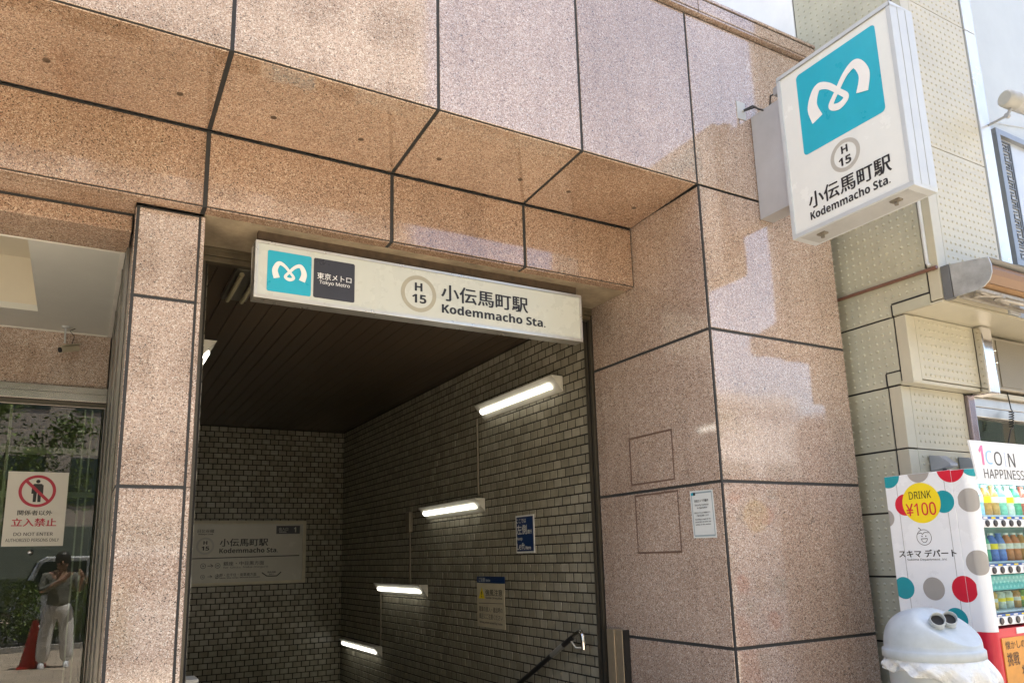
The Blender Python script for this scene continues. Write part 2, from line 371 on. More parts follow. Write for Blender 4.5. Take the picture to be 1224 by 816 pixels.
# ================================================================= SETTING
def struct(name, mb, mat):
    o = mb.build(name, mat); o['kind'] = 'structure'; return o
g = MB(); zg = -.08
HX0, HX1, HY0, HY1 = .45, 3.75, 4.6, 12.0
for a in ((-300, HX0, -300, 300), (HX1, 300, -300, 300), (HX0, HX1, -300, HY0), (HX0, HX1, HY1, 300)):
    g.quad((a[0], a[2], zg), (a[1], a[2], zg), (a[1], a[3], zg), (a[0], a[3], zg))
struct('ground', g, SOIL)
PZ = .05
g = MB(); g.box(-60, 60, -3.3, 4.25, zg-.1, PZ); struct('pavement', g, PAVE_M)
g = MB(); g.box(-60, 60, -3.45, -3.3, zg-.1, PZ+.10); struct('kerb', g, CONC)
g = MB(); g.box(-60, 60, -4.5, -3.45, zg-.1, PZ+.04); struct('planting_bed', g, SOIL)
g = MB(); g.quad((-120, -12, zg+.004), (120, -12, zg+.004), (120, -4.5, zg+.004), (-120, -4.5, zg+.004))
struct('road', g, ASPH)
g = MB()
for k in range(-12, 13): g.quad((k*5, -8.33, zg+.008), (k*5+3, -8.33, zg+.008), (k*5+3, -8.21, zg+.008), (k*5, -8.21, zg+.008))
struct('road_marking', g, WHITEP)
g = MB(); g.box(-60, 60, -15, -12, zg-.1, PZ); struct('far_pavement', g, PAVE_M)

# ================================================================= STATION BUILDING (granite)
Bd = thing('station_entrance_building', 'pink granite clad building with a stairway entrance and a glass door bay', 'building', (0, 3.5, 0))
X = (1, 0, 0); Y = (0, 1, 0); Z = (0, 0, 1)
XJ = [-3.9, -2.8, -1.7, -.61, .484, 1.578, 2.545, 3.49, 4.822]
ZT = 5.272; ZS = 3.945; D = 3.5
mb = MB()
for a, b in zip(XJ[:-1], XJ[1:]): panel(mb, (a, D, ZS), X, Z, b-a, ZT-ZS)
mb.box(-3.9, 4.815, D+.006, D+.30, ZS+.004, ZT, 1)
mb.build('upper_wall', [GR, SEAL], Bd)
# cornice: underside, recessed groove, band and thin capping
mb = MB(); mb.box(-3.9, 4.80, D+.02, D+.30, ZT, ZT+.012, 1)
cx = [-3.9, -2.4, -.9, .6, 2.1, 3.6, 4.845]; yc = D-.036
for a, b in zip(cx[:-1], cx[1:]):
    mb.box(a+.003, b-.003, yc+.004, D+.03, ZT+.010, ZT+.022, 0)
    panel(mb, (a, yc, ZT+.026), X, Z, b-a, .104, .007)
    mb.box(a+.003, b-.003, yc-.004, D+.32, ZT+.139, ZT+.158, 0)
mb.box(-3.9, 4.838, yc+.006, D+.30, ZT+.022, ZT+.139, 1)
panel(mb, (4.845, yc, ZT+.026), Y, Z, .35, .104, .007)
mb.build('cornice', [GR, SEAL], Bd)
# sloping soffit
y2 = 4.227; z2t = 3.912; z2 = 3.445
mb = MB(); sv = Vector((0, y2-D, z2t-ZS)); sl_ = sv.length
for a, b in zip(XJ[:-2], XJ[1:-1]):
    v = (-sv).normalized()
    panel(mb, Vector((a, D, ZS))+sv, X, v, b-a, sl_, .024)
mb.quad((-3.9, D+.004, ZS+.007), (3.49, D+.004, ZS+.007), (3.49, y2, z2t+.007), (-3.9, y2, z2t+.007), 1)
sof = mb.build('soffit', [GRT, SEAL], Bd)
PLUG = plain('dull_resin_plug', (.10, .065, .04), .6)          # bolt-hole plugs in the soffit panels
for px_ in (-.30, .30, .78, 1.28, 1.78, 2.36, 2.74, 3.30):
    q = Vector((px_, D, ZS)) + sv*.62; nn = Vector((0, sv.z, -sv.y)).normalized()
    mb = MB(); mb.lathe(q, [(.017, -.004), (.017, .0012), (.011, .0026)], 12, 0, nn); mb.build('fixing_plug', PLUG, sof)
# lintel
mb = MB()
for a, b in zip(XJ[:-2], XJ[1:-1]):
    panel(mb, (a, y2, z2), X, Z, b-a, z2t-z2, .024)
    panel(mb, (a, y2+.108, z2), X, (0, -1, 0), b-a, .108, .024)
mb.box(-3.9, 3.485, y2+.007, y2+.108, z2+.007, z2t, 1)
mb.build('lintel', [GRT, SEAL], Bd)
# corner pillar
mb = MB(); ZJ = [-.09, .925, 1.935, 2.93, 3.945]
for a, b in zip(ZJ[:-1], ZJ[1:]):
    panel(mb, (3.497, D, a), X, Z, 4.822-3.497, b-a, .020)
    panel(mb, (3.49, 4.80, a), (0, -1, 0), Z, 4.80-D-.005, (b if b < 3.9 else 3.94)-a, .020)
    panel(mb, (4.822, D, a), Y, Z, 1.2, b-a, .020)
mb.box(3.4945, 4.815, D+.0045, 4.80, -.09, 3.94, 1)
pil = mb.build('corner_pillar', [GR, SEAL], Bd)
GHOST = plain('old_adhesive_residue', (.16, .10, .075), .55)
for (ya, yb, za, zb) in ((3.925, 4.40, 1.985, 2.335), (3.905, 4.37, 1.50, 1.915)):
    mb = MB(); o = (3.49, 0, 0); t_ = .013
    for r_ in ((ya, yb, zb-t_, zb), (ya, yb, za, za+t_), (ya, ya+t_, za+t_, zb-t_), (yb-t_, yb, za+t_, zb-t_)):
        j = [random.uniform(-.002, .002) for _ in range(4)]
        mb.flat([(-r_[0]+j[0], r_[2]), (-r_[0]+j[1], r_[3]+j[2]), (-r_[1]+j[3], r_[3]), (-r_[1], r_[2]+j[0])], o, (0, -1, 0), Z, .0012)
    mb.build('adhesive_mark', GHOST, pil)
# entrance pillar
mb = MB(); y3 = 4.335; ZP = [-.09, .90, 1.907, 2.925, 3.438]
for a, b in zip(ZP[:-1], ZP[1:]):
    panel(mb, (.160, y3, a), X, Z, .318, b-a, .018)
    panel(mb, (.481, y3, a), X, Z, .023, b-a, .003)
    panel(mb, (.15, y3+.41, a), (0, -1, 0), Z, .408, b-a, .016)
    panel(mb, (.504, y3, a), Y, Z, .45, b-a, .011)
mb.box(.1535, .498, y3+.004, y3+.45, -.09, 3.438, 1)
mb.build('entrance_pillar', [GR, SEAL], Bd)
# stained soffit and metal head behind the lintel, over the stair opening
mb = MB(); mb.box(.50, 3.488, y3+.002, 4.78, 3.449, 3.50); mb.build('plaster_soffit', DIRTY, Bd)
mb = MB(); mb.box(.50, 3.488, 4.782, 4.84, 3.395, 3.50); mb.box(.50, 3.488, 4.80, 4.86, 3.36, 3.394)
mb.box(.50, 3.488, 4.775, 4.781, 3.43, 3.448); mb.build('door_head', plain('worn_bronze_trim', (.20, .165, .11), .45, .6, .3, 10), Bd, .002)
for nm, xx, sg in (('jamb', 3.495, -1), ('jamb', .552, 1)):
    mb = MB()
    mb.box(min(xx, xx+sg*.022), max(xx, xx+sg*.022), 4.803, 4.832, -.05, 3.36)
    mb.box(min(xx, xx+sg*.012), max(xx, xx+sg*.012), 4.834, 4.858, -.05, 3.36, 1)
    mb.box(min(xx, xx+sg*.024), max(xx, xx+sg*.024), 4.86, 4.89, -.05, 3.36)
    mb.build(nm, [DARKFRAME, BLACKGAP], Bd, .0015)
mb = MB(); mb.box(.50, .553, 4.78, 4.90, -.09, 3.45); mb.build('jamb_backing', SEAL, Bd)
# stair ceiling of planks
ZC = 3.475; XR = 3.51; XL = .60; YB = 11.48
mb = MB(); w = .125; k = 0; x = XL - .03
while x < XR:
    xb = min(x+w-.006, XR); mb.box(x, xb, 4.862, YB+.05, ZC, ZC+.012, 0); x += w
mb.box(XL-.05, XR+.05, 4.862, YB+.05, ZC+.013, ZC+.05, 1)
mb.build('stair_ceiling', [PLANK, BLACKGAP], Bd, .0015, 1)
# tiled walls: every tile a chamfered piece with its own tilt
def tiles(mb, o, u, v, W_, H_, tw=.121, th=.0777, j=.0115, start=0.0):
    o, u, v = Vector(o), Vector(u), Vector(v); n = u.cross(v).normalized(); r = 0; z = 0
    while z < H_ - .02:
        a = -start - (tw/2 if r % 2 else 0); zt = min(z+th-j, H_)
        while a < W_:
            a0, a1 = max(a, 0), min(a+tw-.0125, W_)
            if a1-a0 > .012:
                c = .0015; t1, t2 = random.gauss(0, .0005), random.gauss(0, .0004); b = .0026+random.gauss(0, .0003)
                V = [o+u*a0+v*z, o+u*a1+v*z, o+u*a1+v*zt, o+u*a0+v*zt]
                V += [o+u*(a0+c)+v*(z+c)+n*(b-t1-t2), o+u*(a1-c)+v*(z+c)+n*(b+t1-t2), o+u*(a1-c)+v*(zt-c)+n*(b+t1+t2), o+u*(a0+c)+v*(zt-c)+n*(b-t1+t2)]
                mb.add(V, [(4, 5, 6, 7), (0, 1, 5, 4), (1, 2, 6, 5), (2, 3, 7, 6), (3, 0, 4, 7)], 0)
            a += tw
        z += th; r += 1
ZB = -3.7
mb = MB(); hh = ZC - .004 - ZB; nrow = math.floor(hh/.0777); zb0 = ZC-.004-nrow*.0777
tiles(mb, (XR+.002, YB, zb0), (0, -1, 0), Z, YB-4.892, hh-.01, start=.04)
mb.box(XR+.002, XR+.12, 4.892, YB+.1, ZB-.2, ZC, 1); mb.build('tiled_side_wall', [TILE, GROUT], Bd)
mb = MB(); tiles(mb, (XL, YB, zb0), X, Z, XR-XL, hh-.01, start=.07); mb.box(XL-.1, XR+.001, YB+.0005, YB+.12, ZB-.2, ZC, 1)
mb.build('tiled_end_wall', [TILE, GROUT], Bd)
mb = MB(); tiles(mb, (XL-.002, 4.902, zb0), Y, Z, YB-4.902, hh-.01, start=.02); mb.box(XL-.12, XL-.002, 4.902, YB+.1, ZB-.2, ZC, 1)
mb.build('tiled_side_wall', [TILE, GROUT], Bd)
# entry floor and steps
mb = MB(); mb.box(.51, 3.489, 4.252, 5.2, -.3, PZ+.002)
yy, zz = 5.2, PZ
for k in range(20):
    zz -= .165; mb.box(XL+.008, XR-.006, yy, yy+.30, zz-.25, zz); yy += .30
mb.box(XL+.008, XR-.006, yy, YB-.008, zz-.3, zz)
mb.build('stair_steps', plain('grey_stone_steps', (.20, .19, .17), .6, 0, .15, 6, .1, 50), Bd, .004)
# doorway bay on the left
yl = 4.494; zl = 3.343; ygl = 6.788
mb = MB(); xs = [-3.9, -2.9, -1.9, -.9, .145]
for a, b in zip(xs[:-1], xs[1:]):
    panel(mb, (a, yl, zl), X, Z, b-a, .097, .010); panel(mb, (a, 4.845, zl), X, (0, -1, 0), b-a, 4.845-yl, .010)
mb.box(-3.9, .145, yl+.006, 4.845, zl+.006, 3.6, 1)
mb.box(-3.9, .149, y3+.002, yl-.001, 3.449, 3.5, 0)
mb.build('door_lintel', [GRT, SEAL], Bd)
mb = MB(); rx = -.368   # ceiling with a square recess
mb.box(rx, .128, 4.847, ygl, zl+.004, zl+.05, 0); mb.box(-3.9, rx-.001, 6.29, ygl, zl+.004, zl+.05, 0)
mb.box(.100, .128, 4.85, ygl, zl-.004, zl+.003, 2); mb.box(-3.9, .098, 6.765, ygl, zl-.004, zl+.003, 2); mb.box(-3.9, .098, 4.847, 4.862, zl-.003, zl+.003, 2)
mb.box(-3.9, rx, 6.288, 6.291, zl+.05, zl+.40, 1)
mb.box(rx+.001, rx+.01, 4.85, 6.29, zl+.05, zl+.40, 1); mb.box(-3.9, rx, 4.85, 6.288, zl+.40, zl+.42, 1)
mb.box(-3.9, rx, 4.847, 4.853, zl+.05, zl+.40, 1)
mb.build('bay_ceiling', [CEILGREY, CEILWARM, plain('light_grey_ceiling_trim', (.82, .81, .76), .5)], Bd)
mb = MB()
for a, b in zip([-3.9, -2.9, -1.9, -.9], [-2.9, -1.9, -.9, .126]): panel(mb, (a, ygl, 2.905), X, Z, b-a, zl-2.905, .006)
mb.box(-3.9, .126, ygl+.004, ygl+.2, 2.905, zl+.05, 1); mb.build('door_head_wall', [GR, SEAL], Bd)
mb = MB(); mb.box(.131, .149, y3+.416, ygl+.3, -.09, zl+.06); mb.box(.122, .131, 6.0, 6.03, PZ, zl-.01); mb.box(.122, .131, 5.1, 5.125, PZ, zl-.01)
mb.build('bay_side_panel', plain('grey_metal_panel', (.22, .21, .19), .3, .6, .15, 4), Bd, .001)
mb = MB(); mb.box(-3.9, .129, 4.252, ygl+2.6, -.3, PZ+.001); mb.build('bay_floor', plain('dark_stone_floor', (.16, .15, .13), .4, 0, .1, 5), Bd)
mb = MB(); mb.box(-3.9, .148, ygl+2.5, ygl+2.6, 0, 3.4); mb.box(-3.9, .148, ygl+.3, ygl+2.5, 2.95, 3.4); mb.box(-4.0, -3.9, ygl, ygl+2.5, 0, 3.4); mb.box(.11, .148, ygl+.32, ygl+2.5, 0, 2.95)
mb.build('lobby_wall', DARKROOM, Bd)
# glass door with frame, leaf lines, lock
mb = MB()
mb.box(-3.9, .128, ygl-.05, ygl+.05, 2.85, 2.902, 0); mb.box(-3.9, .128, ygl-.07, ygl+.06, 2.785, 2.846, 0); mb.box(-3.9, .128, ygl-.03, ygl+.05, 2.745, 2.784, 1)
mb.box(.118, .129, ygl-.02, ygl+.03, PZ, 2.745, 1)
gd = mb.build('glass_door', [plain('grey_door_metal', (.34, .32, .30), .22, 1.0, .1, 8), DARKFRAME], Bd, .002)
mb = MB(); mb.box(-1.75, .117, ygl, ygl+.010, PZ+.012, 2.744); mb.build('pane', GLASSD, gd)
mb = MB(); mb.box(-3.9, -1.758, ygl+.012, ygl+.022, PZ+.012, 2.744); mb.build('pane', GLASSD, gd)
mb = MB(); mb.box(-.515, -.495, ygl+.03, ygl+.06, PZ, 2.74); mb.box(-3.6, .10, ygl+.35, ygl+.40, 2.42, 2.47); mb.box(-3.6, .10, ygl+.35, ygl+.40, 2.07, 2.115); mb.box(.03, .042, ygl+.03, ygl+.05, PZ, 2.74)  # level bars stand in for reflected street lines; uprights are door layers
mb.box(-.02, -.008, ygl+.03, ygl+.05, PZ, 2.74); mb.build('frame_and_reflected_lines', plain('pale_green_grey_lines', (.40, .42, .34), .5), gd)
mb = MB(); mb.lathe((-.294, ygl-.001, 1.631), [(.02, 0), (.02, .008), (.013, .016), (.004, .018)], 16, 0, (0, -1, 0)); mb.build('lock', CHROME, gd)
# storeys above, set back
mb = MB(); mb.box(-9, 4.83, 5.3, 16, 3.75, 13.5); mb.box(-9, 4.83, D+.31, 5.4, 5.40, 5.425); mb.box(-9, -3.9, 3.55, 15.5, -.1, 5.6)
mb.box(-9, 4.8, 12.0, 16, -.1, 3.75); mb.box(3.70, 4.80, 4.9, 12, -.1, 3.75); mb.box(-3.9, 4.8, D+.31, 5.3, 4.05, 5.42)
mb.build('upper_storey', WHITEWALL, Bd)

# ================================================================= NEIGHBOURING BUILDING (studded beige panels)
Nb = thing('neighbouring_building', 'beige studded metal building with a corbelled corner beside the granite pillar', 'building', (4.95, 3.2, 0))
def studs(mb, o, u, v, W_, H_, pitch, r, h, margin=.03, mi=1, dent=False):
    o, u, v = Vector(o), Vector(u), Vector(v); n = u.cross(v).normalized()
    nx = max(1, int((W_-2*margin)/pitch)); nz = max(1, int((H_-2*margin)/pitch))
    mx = (W_-nx*pitch)/2; mz = (H_-nz*pitch)/2; K = 8
    for i in range(nx+1):
        for k in range(nz+1):
            c = o+u*(mx+i*pitch)+v*(mz+k*pitch); V = []
            for rr, hz in ((r, .0), (r*.72, h*.72)):
                V += [c+(u*math.cos(2*math.pi*q/K)+v*math.sin(2*math.pi*q/K))*rr+n*hz for q in range(K)]
            V.append(c+n*h)
            mb.add(V, [(q, (q+1) % K, K+(q+1) % K, K+q) for q in range(K)] + [(K+q, K+(q+1) % K, 2*K) for q in range(K)], mi, True)
XN = 4.95; ML = (0, -1, 0)
def side_panel(z0, z1, yA, yB, st=True):       # on plane x = XN, from yA (far) to yB (near)
    mb = MB(); gp = .007
    mb.box(XN, XN+.02, yB+gp, yA-gp, z0+gp, z1-gp, 0)
    if st: studs(mb, (XN, yA-gp, z0+gp), ML, Z, yA-yB-2*gp, z1-z0-2*gp, .0555, .0115, .007, .022, 0)
    mb.build('side_panel', BEIGE, Nb, 0)
ZL = [-.08, .42, .86, 1.30, 1.735, 2.167, 2.613]
for a, b in zip(ZL[:-1], ZL[1:]): side_panel(a, b, 3.70, 3.275)
side_panel(2.613, 3.105, 3.70, 3.168)
zz = 3.105
for zz2 in (4.28, 5.46, 6.64, 7.8): side_panel(zz, zz2, 3.70, 2.888) if zz > 3.2 else side_panel(zz, zz2, 3.70, 2.888); zz = zz2
# gasket backing, then the building core
mb = MB(); mb.box(XN+.008, 5.70, 3.20, 14, -.08, 2.62); mb.box(XN+.008, 5.76, 3.10, 14, 2.62, 3.13); mb.box(XN+.008, 5.90, 2.83, 14, 3.135, 9.6)
mb.box(5.905, 13, 3.30, 14, 2.63, 3.13); mb.box(5.905, 13, 3.102, 14, 3.135, 9.6); mb.box(5.905, 13, 4.85, 14, -.08, 2.62)
mb.build('gasket_backing', BLACKGAP, Nb)
mb = MB(); mb.box(XN-.002, XN+.02, 3.705, 14.01, -.08, 9.62); mb.box(XN-.002, XN+.02, 2.81, 3.70, 7.81, 9.62); mb.box(XN+.02, 13.01, 2.81, 14.01, 9.6, 9.63)
mb.build('white_side_wall', WHITEWALL, Nb)
# smooth corner strips (fold from the side to the front) and studded front panels
def corner(z0, z1, yj, yf, st=.055):
    mb = MB(); gp = .006
    mb.prism([(XN-.001, yf, z0+gp), (XN-.001, yj-gp, z0+gp), (XN+.018, yj-gp, z0+gp), (XN+.018, yf+.018, z0+gp), (XN+.10, yf+.018, z0+gp), (XN+.10, yf, z0+gp)], (0, 0, z1-z0-2*gp))
    mb.build('corner_strip', BEIGEL, Nb, .003)
def front_panel(x0, x1, z0, z1, yf, m=BEIGEL, pitch=.0555):
    mb = MB(); gp = .004
    mb.box(x0, x1, yf, yf+.02, z0+gp, z1-gp, 0); studs(mb, (x0, yf, z0+gp), X, Z, x1-x0, z1-z0-2*gp, pitch, .0115, .007, .03, 0)
    mb.build('front_panel', m, Nb)
for a, b in zip(ZL[:-1], ZL[1:]):
    corner(a, b, 3.275, 3.18); front_panel(XN+.102, 5.70, a, b, 3.18)
corner(2.613, 3.105, 3.168, 3.08); front_panel(XN+.102, 5.762, 2.64, 3.105, 3.08)
mb = MB(); mb.box(XN+.0, 5.762, 3.085, 3.18, 2.612, 2.637); mb.build('ledge', BEIGEL, Nb, .003)
zz = 3.125
for zz2 in (4.28, 5.46, 6.64, 7.8, 9.6): corner(zz, zz2, 2.888, 2.803); front_panel(XN+.102, 5.742, zz, zz2, 2.803); zz = zz2
mb = MB(); mb.box(XN+.002, 9, 2.806, 3.20, 3.108, 3.124); mb.build('overhang_soffit', BEIGEL, Nb, .002)
# little stepped joint pieces on the side wall
mb = MB(); mb = MB(); mb.box(XN-.0078, XN+.002, 2.885, 3.168, 3.188, 3.200); mb.box(XN-.0078, XN+.002, 3.163, 3.175, 3.105, 3.1885); mb.build('stepped_joint', BLACKGAP, Nb)
mb = MB(); mb.box(XN-.0078, XN+.002, 3.168, 3.275, 2.706, 2.716); mb.box(XN-.0078, XN+.002, 3.269, 3.281, 2.62, 2.7065); mb.build('stepped_joint', BLACKGAP, Nb)
for ya_, yb_, za_, zb_ in ((2.889, 3.163, 3.112, 3.187), (3.172, 3.268, 2.622, 2.705)): mb = MB(); mb.box(XN-.0074, XN+.004, ya_, yb_, za_, zb_); mb.build('joint_cover', BEIGE, Nb)
# bright vertical trim and white upper wall
mb = MB(); mb.box(5.762, 5.905, 2.795, 2.86, 3.13, 5.447); mb.box(5.762, 5.905, 2.795, 2.86, 5.459, 9.6)
mb.build('vertical_trim', plain('white_steel_trim', (.66, .70, .72), .25, .25, .06, 3), Nb, .004)
mb = MB(); mb.box(5.745, 5.76, 2.82, 2.90, 3.13, 9.6); mb.build('gasket_strip', BLACKGAP, Nb)
mb = MB(); mb.box(5.906, 12.5, 2.95, 3.1, 3.13, 9.6); mb.build('white_front_wall', plain('pale_blue_white_render', (.52, .58, .62), .6, 0, .08, 1.6, .15, 40), Nb)
# chrome column, recess wall, dark window
mb = MB(); mb.box(5.768, 5.905, 3.02, 3.16, 2.59, 3.105); mb.build('chrome_column', CHROME, Nb, .012, 3)
mb = MB(); mb.box(5.70, 9, 3.24, 3.30, 2.64, 3.105); mb.box(5.905, 9, 3.13, 3.239, 2.60, 2.638); mb.build('recess_panel', BEIGEL, Nb, .002)
mb = MB(); mb.box(5.705, 5.79, 3.15, 3.24, 0, 2.60); mb.build('window_post', plain('violet_grey_steel', (.30, .26, .29), .2, .8), Nb, .01, 3)
mb = MB(); mb.box(5.79, 9, 3.17, 3.25, 2.52, 2.598); mb.box(5.79, 9, 3.16, 3.24, 2.44, 2.515); mb.box(5.80, 9, 3.18, 3.26, .9, .96)
wf = mb.build('shop_window', STEEL, Nb, .006)
mb = MB(); mb.box(5.80, 9, 3.21, 3.218, .96, 2.44); mb.build('pane', glass_mat('shop_glass', (.55, .6, .56), 1.5), wf)
mb = MB(); mb.box(5.80, 9, 3.19, 4.8, -.05, .9); mb.box(5.72, 9, 4.6, 4.8, .9, 2.6); mb.box(5.72, 9, 3.26, 4.6, 2.48, 2.6, 1)
mb.box(6.1, 6.4, 3.5, 3.9, .96, 2.25, 2); mb.box(6.6, 7.3, 3.45, 3.8, 2.0, 2.06, 2); mb.box(6.6, 7.3, 3.45, 3.8, 1.6, 1.66, 2)
mb.build('shop_interior', [plain('shop_back_wall', (.22, .20, .16), .7), CEILGREY, plain('pale_wood_shelf', (.42, .32, .2), .6)], Nb)
# lattice window on the white wall
mb = MB(); lx0, lx1, lz0, lz1 = 6.20, 8.2, 3.62, 4.79
for r_ in ((lx0, lx1, lz1-.05, lz1), (lx0, lx1, lz0, lz0+.05), (lx0, lx0+.06, lz0+.05, lz1-.05), (lx1-.06, lx1, lz0+.05, lz1-.05)): mb.box(r_[0], r_[1], 2.90, 2.949, r_[2], r_[3])
lw = mb.build('lattice_window', plain('grey_steel_frame', (.26, .28, .30), .4, .4), Nb, .003)
mb = MB(); mb.box(lx0+.06, lx1-.06, 2.935, 2.948, lz0+.05, lz1-.05); mb.build('pane', plain('frosted_pale_pane', (.50, .55, .60), .2, 0, .05), lw)
mb = MB(); b_ = .009; LX = lx0+.085
def bar(xa, xb, za, zb): mb.box(LX+xa, LX+xb, 2.925, 2.934, za, zb)
bar(-.006, .006, lz0+.07, lz1-.07); bar(.150, .162, lz0+.07, lz1-.07); bar(-.006, .162, lz1-.082, lz1-.07); bar(-.006, .162, lz0+.07, lz0+.082)
nU = 6; H_ = (lz1-lz0-.17)/nU
for k in range(nU):
    z0 = lz0+.085+k*H_
    bar(.02, .029, z0, z0+H_*.42); bar(.029, .10, z0+H_*.36, z0+H_*.42); bar(.045, .135, z0+.0, z0+.009)
    bar(.045, .054, z0+.009, z0+H_*.25); bar(.054, .10, z0+H_*.20, z0+H_*.25); bar(.125, .134, z0+.02, z0+H_*.95)
    bar(.029, .125, z0+H_*.55, z0+H_*.60); bar(.02, .029, z0+H_*.55, z0+H_*.92); bar(.045, .10, z0+H_*.86, z0+H_*.91); bar(.092, .10, z0+H_*.66, z0+H_*.86); bar(.05, .092, z0+H_*.68, z0+H_*.73)
mb.build('fretwork', plain('dark_grey_fretwork', (.16, .17, .18), .4, .3), lw)
# brown conduit across the side wall
mb = MB(); mb.tube([(XN-.014, 3.72, 3.362), (XN-.014, 2.825, 3.348)], .0125, 12); mb.lathe((XN-.014, 2.835, 3.348), [(.015, 0), (.015, .03)], 12, 0, (0, -1, 0))
tag(mb.build('wall_conduit', PIPEB), 'thin brown plastic pipe running across the studded side wall', 'pipe')
mb = MB(); mb.tube([(XN-.012, 2.868, 4.2), (XN-.012, 2.868, 3.40), (XN-.02, 2.85, 3.372)], .013, 10)
tag(mb.build('drain_pipe', plain('pale_grey_pipe', (.62, .65, .66), .4)), 'pale grey pipe down the corner joint above the awning box', 'pipe')

# ================================================================= SIGNS
FR = (1, 0, 0)
# --- entrance sign hung under the lintel
S = thing('entrance_sign', 'long ivory station name sign hanging under the granite lintel', 'sign', (1.95, 4.38, 3.19))
sx0, sx1, sz0, sz1, sy = .790, 3.107, 3.022, 3.378, 4.38
mb = MB()
f_ = .017
mb.box(sx0, sx1, sy, sy+.10, sz1-f_, sz1); mb.box(sx0, sx1, sy, sy+.10, sz0, sz0+f_+.004); mb.box(sx0, sx0+f_, sy, sy+.10, sz0+f_+.004, sz1-f_); mb.box(sx1-f_, sx1, sy, sy+.10, sz0+f_+.004, sz1-f_)
mb.build('case', plain('satin_aluminium_case', (.60, .58, .52), .3, .75, .12, 9), S, .003)
mb = MB(); mb.box(sx0+f_, sx1-f_, sy+.006, sy+.03, sz0+f_+.004, sz1-f_); fp = mb.build('face_panel', ACRYL, S)
mb = MB(); mb.box(sx0+.02, sx1-.02, sy+.035, sy+.08, sz1, 3.4485); mb.build('hanger', plain('rusty_hanger', (.10, .07, .045), .8, .3, .4, 20), S)
o = (0, sy+.006, 0)
mb = MB(); mb.flat(rrect(.862, 1.122, 3.072, 3.326, .012), o, X, Z, .0015, 0); mb.flat(rrect(1.136, 1.393, 3.072, 3.325, .012), o, X, Z, .0015, 1); mb.build('logo_plate', [TEAL, CHAR], fp)
mb = MB(); emblem(mb, .992, 3.203, .092, .072, o, X, Z, .0025); text(mb, '東京メトロ', (1.265, 3.214), .213, .042, o, X, Z, .0025, 0, .012); text(mb, 'Tokyo Metro', (1.267, 3.172), .19, .030, o, X, Z, .0025, 0, .012)
mb.build('emblem', WHITEP, fp)
mb = MB(); mb.ring((1.823, 3.197), .097, .124, o, X, Z, .0015); mb.build('ring', RINGC, fp)
mb = MB(); text(mb, 'H', (1.822, 3.243), .052, .055, o, X, Z, .002, 0, .02); text(mb, '15', (1.826, 3.163), .098, .058, o, X, Z, .002, 0, .02)
text(mb, '小伝馬町駅', (2.316, 3.234), .664, .112, o, X, Z, .002, 0, .026); text(mb, 'Kodemmacho Sta.', (2.388, 3.123), .802, .062, o, X, Z, .002, 0, .030)
mb.build('lettering', INK, fp)
# --- projecting sign
S = thing('projecting_sign', 'tall white box sign with a cyan emblem square projecting from the granite pillar', 'sign', (4.0, 3.5, 4.1))
px0 = 4.0; pth = .225; ya, yb, za, zb = 3.192, 2.332, 3.515, 4.712
mb = MB(); fw_ = .028
mb.box(px0, px0+pth, yb, ya, zb-fw_, zb); mb.box(px0, px0+pth, yb, ya, za, za+fw_); mb.box(px0, px0+pth, ya-fw_, ya, za+fw_, zb-fw_); mb.box(px0, px0+pth, yb, yb+fw_, za+fw_, zb-fw_)
mb.build('frame', ALU, S, .004)
mb = MB(); mb.box(px0+.07, px0+.074, yb-.002, yb, za+.02, zb-.02); mb.box(px0+.150, px0+.154, yb-.002, yb, za+.02, zb-.02); mb.box(px0+.02, px0+.2, yb+.05, ya-.05, za-.002, za); mb.build('seam', plain('grey_seam', (.40, .42, .43), .5), S)
DRF = plain('stained_bracket', (.24, .22, .18), .6, .3, .4, 30)
for yq in (2.5, 3.02): mb = MB(); mb.box(px0+.06, px0+.10, yq-.03, yq+.03, za-.012, za-.002); mb.lathe((px0+.08, yq, za-.02), [(.012, 0), (.012, -.015)], 8); mb.build('drain_fitting', DRF, S)
mb = MB(); mb.box(px0+.008, px0+.03, yb+fw_, ya-fw_, za+fw_, zb-fw_); fp = mb.build('face_panel', ACRYLW, S)
mb = MB(); mb.box(px0+pth-.03, px0+pth-.008, yb+fw_, ya-fw_, za+fw_, zb-fw_); mb.build('rear_face_panel', ACRYLW, S)
o = (px0+.008, 0, 0); U = (0, -1, 0)     # a = -y
mb = MB(); mb.flat(rrect(-3.036, -2.444, 4.046, 4.632, .028), o, U, Z, .0015); mb.build('logo_plate', TEAL, fp)
mb = MB(); emblem(mb, -2.74, 4.345, .208, .162, o, U, Z, .0025); mb.build('emblem', WHITEP, fp)
mb = MB(); mb.ring((-2.743, 3.908), .080, .106, o, U, Z, .0015); mb.build('ring', RINGS, fp)
mb = MB(); text(mb, 'H', (-2.743, 3.948), .046, .05, o, U, Z, .002, 0, .02); text(mb, '15', (-2.748, 3.872), .088, .054, o, U, Z, .002, 0, .02)
text(mb, '小伝馬町駅', (-2.748, 3.722), .585, .108, o, U, Z, .002, 0, .026); text(mb, 'Kodemmacho Sta.', (-2.756, 3.622), .565, .056, o, U, Z, .002, 0, .030)
mb.build('lettering', INK, fp)
mb = MB(); mb.box(4.062, 4.19, 3.194, 3.495, 3.80, 4.60); mb.build('bracket', plain('grey_steel_bracket', (.46, .47, .49), .5, .2, .12, 3), S, .004)
mb = MB(); mb.box(3.930, 4.015, 3.494, 3.4995, 4.56, 4.70); mb.lathe((3.985, 3.493, 4.63), [(.012, 0), (.010, .01)], 10, 0, (0, -1, 0)); mb.build('cable_plate', GREYL, S, .002)
